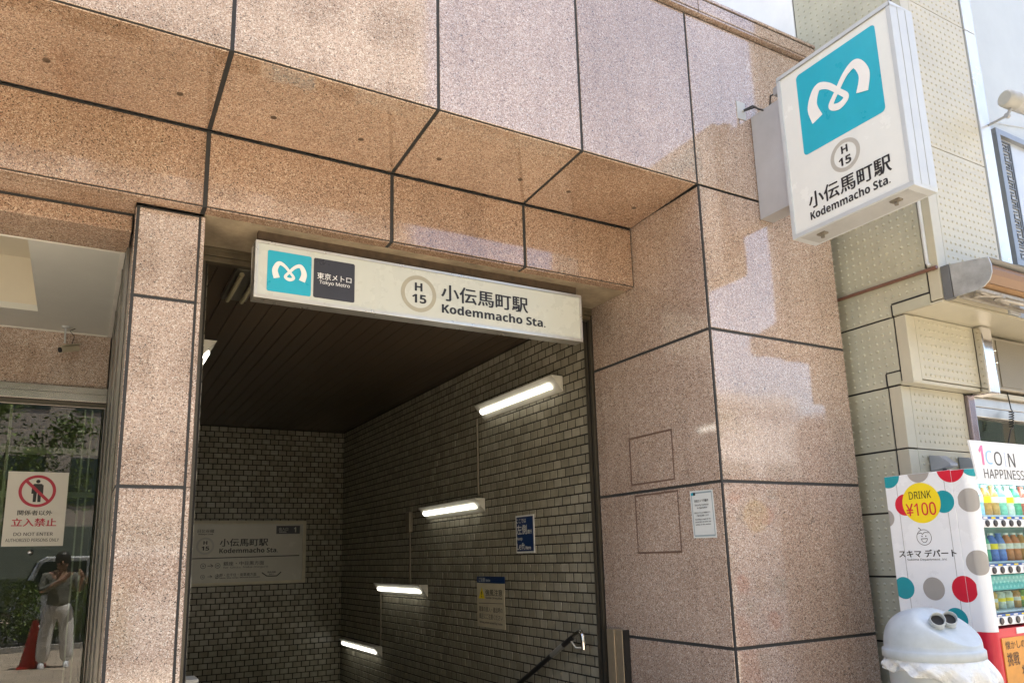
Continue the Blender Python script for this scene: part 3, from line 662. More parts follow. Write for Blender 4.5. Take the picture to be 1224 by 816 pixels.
mb = MB(); mb.tube([(3.985, 3.49, 4.63), (4.02, 3.43, 4.645), (4.05, 3.40, 4.61), (4.085, 3.38, 4.60), (4.10, 3.36, 4.585)], .007, 8)
mb.tube([(3.985, 3.487, 4.625), (4.03, 3.42, 4.63), (4.07, 3.37, 4.585)], .006, 8); mb.tube([(4.08, 3.33, 4.602), (4.06, 3.30, 4.66), (4.10, 3.27, 4.68)], .006, 8); mb.build('cable', RUBBER, S)
mb = MB(); mb.box(4.04, 4.12, 3.193, 3.26, 4.63, 4.69); mb.build('hook', GREYM, S, .006)
# --- station board on the end wall
S = thing('station_board', 'dim framed station board with arrows on the far tiled wall', 'sign', (2.1, 11.45, 1.67))
bx0, bx1, bz0, bz1, by = 1.205, 2.950, 1.222, 2.115, 11.425
mb = MB(); f_ = .045
for r_ in ((bx0, bx1, bz1-f_, bz1), (bx0, bx1, bz0, bz0+f_), (bx0, bx0+f_, bz0+f_, bz1-f_), (bx1-f_, bx1, bz0+f_, bz1-f_)): mb.box(r_[0], r_[1], by, by+.05, r_[2], r_[3])
mb.build('frame', plain('cream_sign_frame', (.66, .61, .46), .4), S, .004)
mb = MB(); mb.box(bx0+f_, bx1-f_, by+.010, by+.04, bz0+f_, bz1-f_); fp = mb.build('face_panel', ACRYLG, S)
o = (0, by+.010, 0)
mb = MB(); mb.box(2.518, 2.858, by+.004, by+.009, 1.926, 2.042); mb.build('exit_plate', CHAR, fp)
mb = MB(); text(mb, '1', (2.785, 1.985), .03, .07, (0, by+.004, 0), X, Z, .002, 0, .03); text(mb, '出入口', (2.62, 1.996), .13, .042, (0, by+.004, 0), X, Z, .002, 0, .01); text(mb, 'Entrance', (2.61, 1.955), .10, .022, (0, by+.004, 0), X, Z, .002); mb.build('exit_number', plain('dim_white_print', (.55, .55, .5), .4), fp)
mb = MB(); mb.ring((1.56, 1.768), .092, .118, o, X, Z, .002); mb.build('ring', RINGS, fp)
mb = MB(); text(mb, 'H', (1.56, 1.812), .05, .05, o, X, Z, .003, 0, .02); text(mb, '15', (1.562, 1.735), .10, .055, o, X, Z, .003, 0, .02)
text(mb, '日比谷線', (1.56, 1.973), .215, .05, o, X, Z, .003, 0, .01); text(mb, 'Hibiya Line', (1.56, 1.927), .19, .025, o, X, Z, .003)
text(mb, '小伝馬町駅', (2.078, 1.811), .655, .106, o, X, Z, .003, 0, .026); text(mb, 'Kodemmacho Sta.', (2.148, 1.70), .80, .068, o, X, Z, .003, 0, .03)
mb.flat([(1.31, 1.592), (2.86, 1.606), (2.86, 1.620), (1.31, 1.604)], o, X, Z, .0025)
text(mb, '銀座・中目黒方面', (2.085, 1.522), .55, .056, o, X, Z, .003, 0, .012); text(mb, 'for Ginza, Naka-meguro', (2.115, 1.466), .61, .036, o, X, Z, .003, 0, .005)
text(mb, '上野・北千住・南栗橋方面', (1.99, 1.366), .54, .044, o, X, Z, .003, 0, .01); text(mb, 'for Ueno, Kita-senju, Minami-kurihashi', (2.01, 1.325), .60, .022, o, X, Z, .003)
for zc, s_ in ((1.496, 1.0), (1.35, .8)):
    mb.ring((1.545, zc), .030*s_, .036*s_, o, X, Z, .003, 0, 24); mb.ring((1.735, zc), .030*s_, .036*s_, o, X, Z, .003, 0, 24)
    text(mb, '→', (1.64, zc), .075*s_, .05*s_, o, X, Z, .003, 0, .03)
text(mb, '14', (1.545, 1.496), .03, .025, o, X, Z, .003); text(mb, '01', (1.735, 1.496), .03, .025, o, X, Z, .003); text(mb, '16', (1.545, 1.35), .024, .02, o, X, Z, .003); text(mb, '22', (1.735, 1.35), .024, .02, o, X, Z, .003)
mb.ribbon([(2.335, 1.385), (2.39, 1.345), (2.41, 1.335), (2.46, 1.332), (2.53, 1.332), (2.55, 1.337), (2.605, 1.385)], [.014]*7, o, X, Z, .003, 0, 3)
text(mb, '連絡通路', (2.47, 1.388), .12, .026, o, X, Z, .003, 0, .01); text(mb, '改札口', (2.47, 1.358), .07, .022, o, X, Z, .003); mb.build('lettering', INK, fp)
# --- keep left sign on the side wall   (a = -y seen from inside the stairs)
o = (3.499, 0, 0)
S = thing('keep_left_sign', 'small navy blue keep left sign on the right tiled wall', 'sign', (3.505, 5.97, 1.7))
mb = MB(); mb.box(3.499, 3.504, 5.806, 6.130, 1.536, 1.871); mb.build('border', WHITEP, S)
mb = MB(); mb.box(3.4965, 3.499, 5.822, 6.112, 1.551, 1.857); bp_ = mb.build('blue_plate', NAVY, S)
o = (3.4965, 0, 0); mb = MB()
text(mb, 'ここでは', (-6.025, 1.822), .17, .036, o, U, Z, .001); text(mb, '左側', (-6.018, 1.744), .178, .085, o, U, Z, .001, 0, .014); text(mb, '通行', (-5.88, 1.722), .08, .034, o, U, Z, .001)
text(mb, 'Keep', (-6.06, 1.660), .098, .034, o, U, Z, .001, 0, .012); text(mb, 'Left', (-6.042, 1.597), .14, .058, o, U, Z, .001, 0, .012); text(mb, 'Here', (-5.912, 1.582), .09, .03, o, U, Z, .001)
mb.build('lettering', WHITEP, bp_)
# --- strong wind notice
S = thing('wind_warning_notice', 'cream strong wind warning notice with a yellow triangle on the tiled wall', 'notice', (3.505, 6.66, 1.1))
mb = MB(); mb.box(3.4985, 3.504, 6.376, 6.940, .850, 1.262); bp_ = mb.build('notice_plate', plain('cream_notice_sheet', (.62, .56, .42), .5), S)
mb = MB(); mb.box(3.4985, 3.504, 6.372, 6.938, 1.2635, 1.326); hp = mb.build('header_strip', NAVY, S)
o = (3.4985, 0, 0)
mb = MB(); text(mb, 'ご注意', (-6.83, 1.294), .13, .036, o, U, Z, .001); text(mb, 'Notice', (-6.70, 1.290), .09, .024, o, U, Z, .001); mb.build('header_lettering', WHITEP, hp)
mb = MB(); mb.flat([(-6.905, 1.115), (-6.772, 1.115), (-6.838, 1.223)], o, U, Z, .0008); mb.build('triangle', YEL, bp_)
mb = MB(); text(mb, '強風注意', (-6.588, 1.176), .345, .062, o, U, Z, .001, 0, .014); text(mb, 'Caution, Strong Wind', (-6.588, 1.124), .33, .024, o, U, Z, .001)
mb.flat([(-6.905, 1.073), (-6.410, 1.083), (-6.410, 1.078), (-6.905, 1.067)], o, U, Z, .001)
text(mb, '電車の進入・進出時の', (-6.658, 1.018), .48, .05, o, U, Z, .001, 0, .008); text(mb, '風圧にご注意ください', (-6.66, .951), .48, .05, o, U, Z, .001, 0, .008); text(mb, 'Strong wind caused by trains.', (-6.656, .892), .47, .026, o, U, Z, .001)
text(mb, '!', (-6.838, 1.156), .016, .055, o, U, Z, .0012, 0, .02); mb.build('lettering', INK, bp_)
# --- camera notice on the reveal
S = thing('security_camera_notice', 'small white paper notice with a grey border taped to the granite reveal', 'notice', (3.49, 3.69, 1.74))
def q2(a, b): return (-3.792+(.209*a)+.008*(1-b), 1.591+.303*b-.003*a)
mb = MB(); o = (3.49, 0, 0)
mb.prism([(3.4885, 3.792, 1.894), (3.4885, 3.583, 1.890), (3.4885, 3.575, 1.588), (3.4885, 3.784, 1.591)], (-.0015, 0, 0)); bp_ = mb.build('sheet', PAPER, S)
o = (3.487, 0, 0); mb = MB()
for A, B in (((.06, .95), (.95, .955)), ((.06, .045), (.95, .05))):
    p0, p1 = q2(*A), q2(*B); mb.flat([(p0[0], p0[1]-.005), (p1[0], p1[1]-.005), (p1[0], p1[1]+.005), (p0[0], p0[1]+.005)], o, U, Z, .0006)
for aa in (.06, .94):
    p0, p1 = q2(aa, .05), q2(aa, .95); mb.flat([(p0[0]-.003, p0[1]), (p0[0]+.003, p0[1]), (p1[0]+.003, p1[1]), (p1[0]-.003, p1[1])], o, U, Z, .0006)
mb.build('border', plain('slate_blue_print', (.30, .38, .42), .5), bp_)
mb = MB(); c_ = q2(.14, .93); mb.flat([(c_[0]-.02, c_[1]-.009), (c_[0], c_[1]-.009), (c_[0], c_[1]+.009), (c_[0]-.02, c_[1]+.009)], o, U, Z, .0009); mb.build('logo_mark', TEAL, bp_)
mb = MB(); mb.flat([(c_[0]+.001, c_[1]-.009), (c_[0]+.02, c_[1]-.009), (c_[0]+.02, c_[1]+.009), (c_[0]+.001, c_[1]+.009)], o, U, Z, .0009)
text(mb, '防犯カメラ作動中', q2(.48, .78), .125, .018, o, U, Z, .001, 0, .02); text(mb, 'Security Cameras', q2(.48, .69), .125, .014, o, U, Z, .001, 0, .015); text(mb, 'in Operation', q2(.49, .63), .09, .013, o, U, Z, .001)
text(mb, '防犯カメラにより録画中です', q2(.48, .53), .145, .010, o, U, Z, .001); text(mb, 'ご協力をお願いします', q2(.48, .47), .11, .011, o, U, Z, .001, 0, .02)
for k, s_ in enumerate(('Recording is made for the', 'prevention of crime and', 'safety of the station.')): text(mb, s_, q2(.48, .39-.055*k), .14, .010, o, U, Z, .001)
mb.build('lettering', INK, bp_)
# --- do not enter sign on the glass door
S = thing('no_entry_sign', 'white staff only sign with a red crossed circle on the glass door', 'sign', (-.285, 6.775, 1.95))
mb = MB(); mb.box(-.480, -.088, ygl-.012, ygl-.001, 1.677, 2.231); bp_ = mb.build('plate', plain('off_white_sign_plate', (.74, .72, .66), .4, 0, .03), S, .001)
o = (0, ygl-.012, 0); cx_, cz_ = -.285, 2.086
mb = MB(); mb.flat(circ((cx_, cz_+.073), .014, 16), o, X, Z, .001); mb.flat(rrect(cx_-.031, cx_+.031, cz_-.010, cz_+.055, .01), o, X, Z, .001)
mb.flat([(cx_-.038, cz_-.02), (cx_-.026, cz_-.02), (cx_-.024, cz_+.046), (cx_-.037, cz_+.046)], o, X, Z, .0013); mb.flat([(cx_+.026, cz_-.02), (cx_+.038, cz_-.02), (cx_+.037, cz_+.046), (cx_+.024, cz_+.046)], o, X, Z, .0013)
mb.flat([(cx_-.025, cz_-.082), (cx_-.005, cz_-.082), (cx_-.002, cz_-.009), (cx_-.026, cz_-.009)], o, X, Z, .0011); mb.flat([(cx_+.005, cz_-.082), (cx_+.025, cz_-.082), (cx_+.026, cz_-.009), (cx_+.002, cz_-.009)], o, X, Z, .0011)
mb.build('pictogram', INK, bp_)
mb = MB(); mb.ring((cx_, cz_), .100, .121, o, X, Z, .002); dd = .102*.7071; e_ = .0075
mb.flat([(cx_-dd-e_, cz_+dd-e_), (cx_+dd-e_, cz_-dd-e_), (cx_+dd+e_, cz_-dd+e_), (cx_-dd+e_, cz_+dd+e_)], o, X, Z, .0023)
text(mb, '立入禁止', (-.287, 1.853), .285, .060, o, X, Z, .001, 0, .028); mb.build('prohibition_ring', REDT, bp_)
mb = MB(); text(mb, '関係者以外', (-.288, 1.924), .222, .037, o, X, Z, .001, 0, .02); text(mb, 'DO NOT ENTER', (-.285, 1.766), .25, .024, o, X, Z, .001, 0, .018); text(mb, 'AUTHORIZED PERSONS ONLY', (-.287, 1.722), .34, .024, o, X, Z, .001, 0, .01); mb.build('lettering', INK, bp_)

# ================================================================= STAIR FITTINGS
L0 = None; lamps = []
LAMPS = [(5.262, 6.72, 3.003, 'nearest and highest of the sloping row of lit wall lamps'), (6.735, 8.19, 2.085, 'second lit wall lamp from the entrance, above the junction box level'),
         (8.175, 9.705, 1.222, 'third lit wall lamp down the stairs, left of the wind warning'), (9.656, 11.19, .431, 'lowest and farthest lit wall lamp at the foot of the picture')]
def wall_lamp(xw, sg, ya, yb, zt, label):
    """triangular batten lamp on wall x=xw; sg points away from the wall"""
    S = thing('wall_lamp', label, 'lamp', (xw, ya, zt), 'lamps along the stair walls')
    h = .137; w = .118; xf = xw + sg*w
    A, B, Cc = (xw+sg*.001, zt), (xf, zt), (xw+sg*.001, zt-h)
    mb = MB(); P = [(p[0], ya, p[1]) for p in (A, B, Cc)]
    mb.prism(P if sg < 0 else P[::-1], (0, yb-ya, 0)); mb.build('case', LAMPBODY, S, .004)
    d = Vector((B[0]-Cc[0], 0, B[1]-Cc[1])); n = Vector((d.z, 0, -d.x)).normalized()
    if n.z > 0: n = -n
    mid = Vector((Cc[0], 0, Cc[1])) + d*.5; u = d.normalized()
    mb = MB(); prof = []
    for k in range(9):
        a = math.pi*k/8; prof.append(mid + u*(.029*math.cos(a)) + n*(.024*math.sin(a)+.002))
    mb.prism([(p.x, ya+.10, p.z) for p in prof], (0, yb-ya-.17, 0), 0, True); mb.build('tube_cover', LAMPON, S)
    return S
for ya_, yb_, zt_, lb in LAMPS: lamps.append(wall_lamp(XR-.006, -1, ya_, yb_, zt_, lb + ' on tiles'))
wall_lamp(XL+.006, 1, 5.23, 6.70, 2.975, 'wall lamp peeking out from behind the slim granite pillar')
def conduit(pts, lab, box=None):
    S = thing('lamp_conduit', lab, 'conduit', pts[0], 'conduits between the stair lamps')
    mb = MB(); mb.tube(pts, .0125, 10); mb.build('pipe', PIPEG, S)
    if box: mb = MB(); mb.box(*box); mb.build('junction_box', plain('grey_brown_box', (.26, .23, .17), .45), S, .012, 3)
xc_ = XR - .022
conduit([(xc_, 6.85, 2.90), (xc_, 6.85, 2.12)], 'vertical brown conduit between the two uppermost wall lamps')
conduit([(xc_, 8.68, 1.90), (xc_, 8.68, 1.23)], 'short brown conduit with a rounded junction box on its top', (XR-.06, XR-.006, 8.62, 8.74, 1.83, 2.07))
conduit([(xc_, 9.69, 1.09), (xc_, 9.69, .44)], 'vertical brown conduit between the two lowest wall lamps')
# handrail
S = thing('handrail', 'sloping black handrail with a chrome return end on the tiled wall', 'handrail', (3.42, 5.04, .85))
xr_ = 3.42; sl2 = .52
def hp_(y): return (xr_, y, .905-(y-5.10)*sl2)
mb = MB(); mb.tube([hp_(5.13), hp_(5.28)], .021, 14); mb.build('grip', RUBBER, S)
mb = MB(); mb.tube([hp_(5.46), hp_(11.2)], .021, 14); mb.build('grip', RUBBER, S)
mb = MB(); mb.tube([hp_(5.28), hp_(5.46)], .0225, 14); mb.build('sleeve', plain('grey_rail_sleeve', (.22, .22, .20), .35), S)
mb = MB(); mb.tube([hp_(5.135), hp_(5.08), (xr_, 5.035, .925), (xr_+.004, 5.012, .895), (xr_+.006, 5.008, .85), (xr_+.006, 5.008, .80)], [.0205, .0205, .0205, .0205, .020, .019], 16)
mb.build('curved_end', CHROME, S)
mb = MB(); mb.tube([(xr_, 5.17, .85), (xr_+.02, 5.14, .80), (xr_+.05, 5.11, .80), (XR-.01, 5.10, .81)], .009, 8); mb.build('wall_bracket', STEEL, S)
for yq in (6.6, 8.0, 9.4): mb = MB(); q = hp_(yq); mb.tube([q, (xr_, yq, q[2]-.05), (XR-.008, yq, q[2]-.06)], .008, 8); mb.build('wall_bracket', STEEL, S)
# bronze channel at the foot of the reveal
S = thing('bronze_channel', 'bronze metal channel post against the foot of the granite reveal', 'channel', (3.45, 4.6, 0))
mb = MB(); mb.box(3.425, 3.489, 4.618, 4.705, PZ, .972); mb.box(3.435, 3.489, 4.535, 4.612, PZ, .968); mb.build('post', BRONZE, S, .004)
mb = MB(); mb.box(3.44, 3.489, 4.518, 4.534, PZ, .972); mb.build('edge_strip', RUBBER, S)
# small cabinet at the foot of the slim pillar
S = thing('wall_cabinet', 'small pale box at the foot of the slim granite pillar', 'box', (.63, 5.0, .4))
mb = MB(); mb.box(.602, .665, 4.92, 5.08, .40, .842); mb.build('body', LAMPBODY, S, .004); mb = MB(); mb.box(.602, .672, 4.91, 5.09, .842, .862); mb.build('lid', LAMPBODY, S, .004)
# ceiling lamp
S = thing('ceiling_lamp', 'twin tube ceiling lamp half hidden behind the entrance sign', 'lamp', (.88, 5.35, 3.47))
mb = MB(); mb.box(.80, .98, 5.06, 5.72, 3.435, 3.473); mb.build('tray', STEEL, S, .004)
for xq in (.84, .94): mb = MB(); mb.tube([(xq, 5.10, 3.415), (xq, 5.68, 3.415)], .016, 10); mb.build('tube', plain('yellowed_tube', (.42, .38, .24), .4), S)
# security camera under the bay ceiling
S = thing('security_camera', 'small cream bullet camera hanging from the grey bay ceiling', 'camera', (-.195, 6.62, 3.34))
mb = MB(); mb.lathe((-.195, 6.62, zl+.003), [(.03, 0), (.03, -.008), (.012, -.012)], 16); mb.tube([(-.195, 6.62, zl-.01), (-.192, 6.62, 3.215)], .007, 8); mb.build('bracket', GREYL, S)
mb = MB(); mb.tube([(-.215, 6.585, 3.150), (-.105, 6.655, 3.195)], .026, 16); mb.obox((-.15, 6.62, 3.205), (.05, .032, .020), (.016, -.024, 0), (0, 0, .003)); mb.build('body', plain('cream_camera_shell', (.55, .50, .38), .4), S)
mb = MB(); mb.tube([(-.2155, 6.5847, 3.1498), (-.221, 6.581, 3.1476)], .021, 16); mb.build('lens', RUBBER, S)
mb = MB(); mb.tube([(-.15, 6.63, 3.19), (-.13, 6.64, 3.28), (-.165, 6.63, 3.32), (-.13, 6.64, zl)], .003, 6); mb.build('cable', RUBBER, S)

# ================================================================= NEIGHBOUR'S FITTINGS
# awning cassette
S = thing('awning_box', 'silver awning cassette with rolled tan canvas under the upper wall', 'awning', (4.95, 2.8, 3.24))
AX = 4.965
prof = [(2.798, 3.352), (2.74, 3.350), (2.49, 3.312), (2.478, 3.26), (2.48, 3.205), (2.50, 3.16), (2.54, 3.13), (2.58, 3.118), (2.735, 3.118), (2.735, 3.117), (2.798, 3.115)]
mb = MB(); mb.prism([(AX, a, b) for a, b in prof[1:-2]] , (.012, 0, 0)); mb.build('end_cap', plain('grey_metal_cap', (.42, .44, .45), .4, .35, .3, 9), S, .002)
mb = MB(); mb.box(AX-.004, AX+.04, 2.742, 2.800, 3.115, 3.352); mb.build('wall_bracket', plain('dark_grey_bracket', (.17, .18, .19), .45, .4), S, .003)
mb = MB(); top = prof[1:3]
for a, b in zip(top[:-1], top[1:]): mb.quad((AX+.013, a[0], a[1]), (9, a[0], a[1]), (9, b[0], b[1]), (AX+.013, b[0], b[1])); mb.quad((AX+.013, a[0], a[1]-.004), (AX+.013, b[0], b[1]-.004), (9, b[0], b[1]-.004), (9, a[0], a[1]-.004))
mb.build('cover', GREYL, S)
mb = MB(); mb.tube([(AX+.014, 2.645, 3.245), (9, 2.645, 3.245)], .075, 20); mb.build('canvas_roll', FABRIC, S)
mb = MB(); mb.prism([(AX+.016, 2.52, 3.285), (AX+.016, 2.505, 3.25), (AX+.016, 2.515, 3.215), (AX+.016, 2.56, 3.175), (AX+.016, 2.575, 3.18), (AX+.016, 2.55, 3.25)], (4, 0, 0)); mb.build('front_bar', plain('brown_front_bar', (.22, .13, .075), .5), S, .003)
mb = MB(); mb.box(AX+.05, 9, 2.60, 2.625, 3.128, 3.150); mb.box(AX+.05, 9, 2.70, 2.73, 3.116, 3.134); mb.tube([(AX+.10, 2.62, 3.135), (AX+.5, 2.66, 3.118)], .012, 8); mb.tube([(AX+.14, 2.66, 3.12), (AX+.30, 2.60, 3.125)], .010, 8)
mb.lathe((AX+.32, 2.62, 3.11), [(.035, 0), (.035, .03)], 16); mb.lathe((AX+.13, 2.66, 3.11), [(.022, 0), (.022, .02)], 12); mb.lathe((AX+.55, 2.64, 3.112), [(.022, 0), (.022, .02)], 12); mb.tube([(AX+.34, 2.63, 3.12), (AX+1.4, 2.60, 3.12)], .016, 8); mb.build('folding_arm', plain('cast_grey_arm', (.38, .36, .32), .5, .3, .3, 25), S)
# speaker / control box
S = thing('wall_speaker', 'grey perforated wall box with two bolts and a coiled cable', 'wall box', (6.05, 3.15, 2.85))
mb = MB(); mb.box(6.00, 6.70, 3.10, 3.232, 2.655, 3.075); mb.build('housing', plain('grey_beige_housing', (.33, .30, .24), .4, .4, .1, 8), S, .015, 3)
mb = MB(); mb.box(6.09, 6.68, 3.094, 3.099, 2.68, 3.05); mb.build('grille', plain('perforated_grille', (.27, .245, .19), .55, .4, .25, 160), S)
for zq in (2.96, 2.865): mb = MB(); mb.lathe((6.045, 3.099, zq), [(.014, 0), (.014, .006), (.010, .018), (.003, .02)], 12, 0, (0, -1, 0)); mb.build('bolt', CHROME, S)
mb = MB(); pts = [(6.21, 3.13, 2.66), (6.21, 3.12, 2.52)]
for k in range(60): a = k*.72; pts.append((6.19-.0006*k+.016*math.cos(a), 3.11+.016*math.sin(a), 2.50-.0022*k))
pts += [(6.12, 3.10, 2.35), (6.02, 3.08, 2.25), (5.95, 3.06, 2.05)]; mb.tube(pts, .004, 6); mb.build('coiled_cable', RUBBER, S)
# anti-tip brackets above the vending machine
for i, (xq, lb) in enumerate(((5.20, 'grey wedge bracket above the machine side, left one of the pair'), (5.55, 'grey wedge bracket above the machine, right one of the pair'))):
    S = thing('wall_wedge_bracket', lb, 'bracket', (xq, 3.17, 2.08), 'wedge brackets behind the vending machine')
    mb = MB(); mb.prism([(xq-.045, 3.172, 2.125), (xq-.045, 3.172, 2.015), (xq-.045, 3.135, 2.012), (xq-.045, 3.03, 2.035), (xq-.045, 3.03, 2.052), (xq-.045, 3.10, 2.112)], (.09, 0, 0)); mb.build('wedge', GREYM, S, .004)
    mb = MB(); mb.lathe((xq, 3.10, 2.02), [(.014, 0), (.014, -.045), (.02, -.05), (.02, -.06)], 10); mb.build('foot', RUBBER, S)
# spotlight
S = thing('spotlight', 'grey cylindrical spotlight on a thin arm on the white wall', 'spotlight', (5.88, 2.79, 4.69))
mb = MB(); mb.tube([(5.88, 2.794, 4.66), (5.80, 2.62, 4.622)], .010, 8); mb.tube([(5.80, 2.62, 4.622), (5.825, 2.60, 4.675)], .012, 8); mb.lathe((5.80, 2.62, 4.62), [(.018, -.015), (.018, .015)], 10, 0, (1, 0, 0)); mb.build('arm', GREYM, S)
mb = MB(); ca = Vector((5.76, 2.60, 4.745)); dv = Vector((.93, -.12, -.05)).normalized()
mb.lathe(ca, [(.050, 0), (.063, .012), (.066, .05), (.066, .10), (.068, .102), (.068, .12), (.066, .122), (.066, .30), (.058, .315)], 24, 0, dv); mb.build('housing', plain('warm_grey_lamp_housing', (.42, .42, .39), .4), S)
mb = MB(); mb.tube([(5.905, 2.80, 4.69), (6.2, 2.94, 4.86), (6.9, 2.946, 4.99)], .004, 6); mb.build('cable', GREYL, S)

# ================================================================= VENDING MACHINE
VM = thing('vending_machine', 'white polka dot drinks vending machine with a red base by the beige wall', 'vending machine', (4.9, 2.8, PZ))
vx0, vy1, vyf, vz1 = 4.47, 3.065, 2.52, 1.94; vx1 = 5.55
mb = MB(); mb.box(vx0, vx0+.03, 2.632, vy1, PZ+.06, vz1); mb.box(vx0+.031, vx1, 2.84, vy1-.002, PZ+.06, vz1-.002); mb.box(vx0+.031, vx1, 2.632, 2.839, 1.90, vz1-.001); mb.box(vx1-.03, vx1, 2.632, 2.839, PZ+.06, 1.899); mb.box(vx0+.031, vx1-.031, 2.632, 2.839, PZ+.06, 1.02)
mb.build('cabinet', VMW, VM, .004)
# door shell with rounded left column
arc = [(vx0+.001, 2.630)] + [(4.52-.05*math.cos(a), 2.57-.05*math.sin(a)) for a in [math.pi/2*k/8 for k in range(9)]] + [(4.528, vyf), (4.528, 2.58), (4.505, 2.630)]
ZSPL = 1.02
mb = MB(); mb.prism([(a, b, ZSPL) for a, b in arc], (0, 0, vz1-.004-ZSPL), 0); mb.build('door_column', VMW, VM)
mb = MB(); mb.prism([(a, b, PZ+.06) for a, b in arc], (0, 0, ZSPL-.001-PZ-.06), 0); mb.box(4.529, vx1, vyf, 2.63, PZ+.06, 1.035); mb.box(vx1-.06, vx1, vyf, 2.63, 1.036, vz1); mb.build('red_base', RED, VM, 0)
mb = MB(); mb.box(4.529, vx1-.061, vyf, 2.63, 1.885, vz1-.004); mb.build('top_rail', VMW, VM, .003)
mb = MB(); mb.box(4.56, vx1-.09, 2.572, 2.592, 1.862, 1.884); mb.build('display_fill_light', emit('display_fill_glow', (.95, 1.0, 1.0), 3.5), VM)  # unseen strip, added to brighten the bottles behind the window
mb = MB(); mb.box(4.529, vx1-.061, 2.80, 2.83, 1.036, 1.885); mb.build('display_back', plain('pale_green_display_back', (.42, .62, .60), .5), VM)
# side artwork
o = (vx0, 0, 0); art = MB(); cols_ = {'teal': 0, 'grey': 1, 'red': 2, 'yel': 3}
def dot(cy, cz, r, k, lift=.0008, y0=2.6335, y1=3.063, z0=PZ+.07, z1=vz1-.002):
    P = clip(circ((-cy, cz), r), -y1, -y0, z0, z1)
    if len(P) > 2: art.flat(P, o, U, Z, lift, cols_[k])
dot(3.035, 1.94, .074, 'teal'); dot(2.835, 1.955, .072, 'grey'); dot(2.632, 1.95, .085, 'red'); dot(2.945, 1.755, .066, 'red', .0008); dot(2.70, 1.757, .066, 'teal', .0008)
dot(2.838, 1.760, .122, 'yel', .0014); dot(3.082, 1.68, .055, 'grey')
dot(3.018, 1.252, .066, 'teal'); dot(2.829, 1.251, .067, 'grey'); dot(2.644, 1.253, .075, 'red'); dot(2.715, 1.08, .066, 'teal'); dot(2.93, 1.0, .066, 'red'); dot(3.02, .78, .066, 'grey'); dot(2.80, .70, .066, 'teal')
art.flat([(-2.638, 1.018), (-2.638, PZ+.07), (-2.78, PZ+.07), (-2.76, .6), (-2.735, .80), (-2.70, .92), (-2.665, .99)][::-1], o, U, Z, .0016, 2)
cab = [c for c in VM.children if c.name.startswith('cabinet')][0]
art.build('dot_artwork', [TEALD, GREYDOT, RED, YEL], cab)
mb = MB(); text(mb, 'DRINK', (-2.840, 1.808), .142, .045, o, U, Z, .002, 0, .008)
mb.ring((-2.848, 1.553), .0445, .0475, o, U, Z, .0012, 0, 36); mb.ribbon([(-2.868, 1.545), (-2.86, 1.528), (-2.848, 1.523), (-2.835, 1.528), (-2.826, 1.546)], [.003]*5, o, U, Z, .0012, 0, 4); mb.flat([(-2.868, 1.543), (-2.826, 1.544), (-2.828, 1.548), (-2.866, 1.547)], o, U, Z, .0013)
mb.ribbon([(-2.887, 1.575), (-2.865, 1.580), (-2.855, 1.572), (-2.842, 1.582), (-2.815, 1.580)], [.0035]*5, o, U, Z, .0012, 0, 4); mb.ribbon([(-2.878, 1.612), (-2.87, 1.608), (-2.862, 1.598)], [.004]*3, o, U, Z, .0012, 0, 4)
mb.flat(circ((-2.860, 1.560), .004, 10), o, U, Z, .0012); mb.flat(circ((-2.836, 1.560), .004, 10), o, U, Z, .0012)
text(mb, 'スキマ デパート', (-2.844, 1.458), .36, .044, o, U, Z, .0012, 0, .03); text(mb, 'Sukima Department .inc', (-2.849, 1.421), .25, .016, o, U, Z, .0012, 0, .01); mb.build('lettering', INK, cab)
mb = MB(); text(mb, '¥100', (-2.845, 1.722), .190, .076, o, U, Z, .002, 0, .014); mb.build('price', RED, cab)
# seams on the side
mb = MB(); mb.box(vx0-.0006, vx0+.001, 2.985, 2.988, PZ+.07, vz1-.02); mb.box(vx0-.0006, vx0+.001, 2.678, 2.681, PZ+.07, vz1-.02); mb.build('panel_seam', GREYM, cab)
# dots wrapping round the door column
art = MB(); 
def coldot(zc, r, mi, s0):
    L_ = [(vx0+.0004, 2.632-.004*k) for k in range(15)] + [(4.52-.0506*math.cos(a), 2.57-.0506*math.sin(a)) for a in [math.pi/2*k/14 for k in range(15)]] + [(4.528, vyf-.0006)]
    acc = 0; P = []
    for i, p in enumerate(L_):
        if i: acc += math.hypot(p[0]-L_[i-1][0], p[1]-L_[i-1][1])
        P.append((acc, p))
    prev = None
    for s, p in P:
        d2 = r*r-(s-s0)**2
        if d2 > 0:
            hh_ = math.sqrt(d2); cur = ((p[0]-.0006, p[1]-.0003, max(zc-hh_, ZSPL+.001)), (p[0]-.0006, p[1]-.0003, min(zc+hh_, vz1-.006)))
            if prev: art.quad(prev[0], cur[0], cur[1], prev[1], mi)
            prev = cur
        else: prev = None
coldot(1.755, .068, 0, .085); coldot(1.40, .070, 0, .085); coldot(1.95, .06, 1, .125); coldot(1.95, .085, 2, -.003); coldot(1.253, .075, 2, -.014)
dcol = [c for c in VM.children if c.name.startswith('door_column')][0]; art.build('dot_artwork', [GREYDOT, TEALD, RED], dcol)
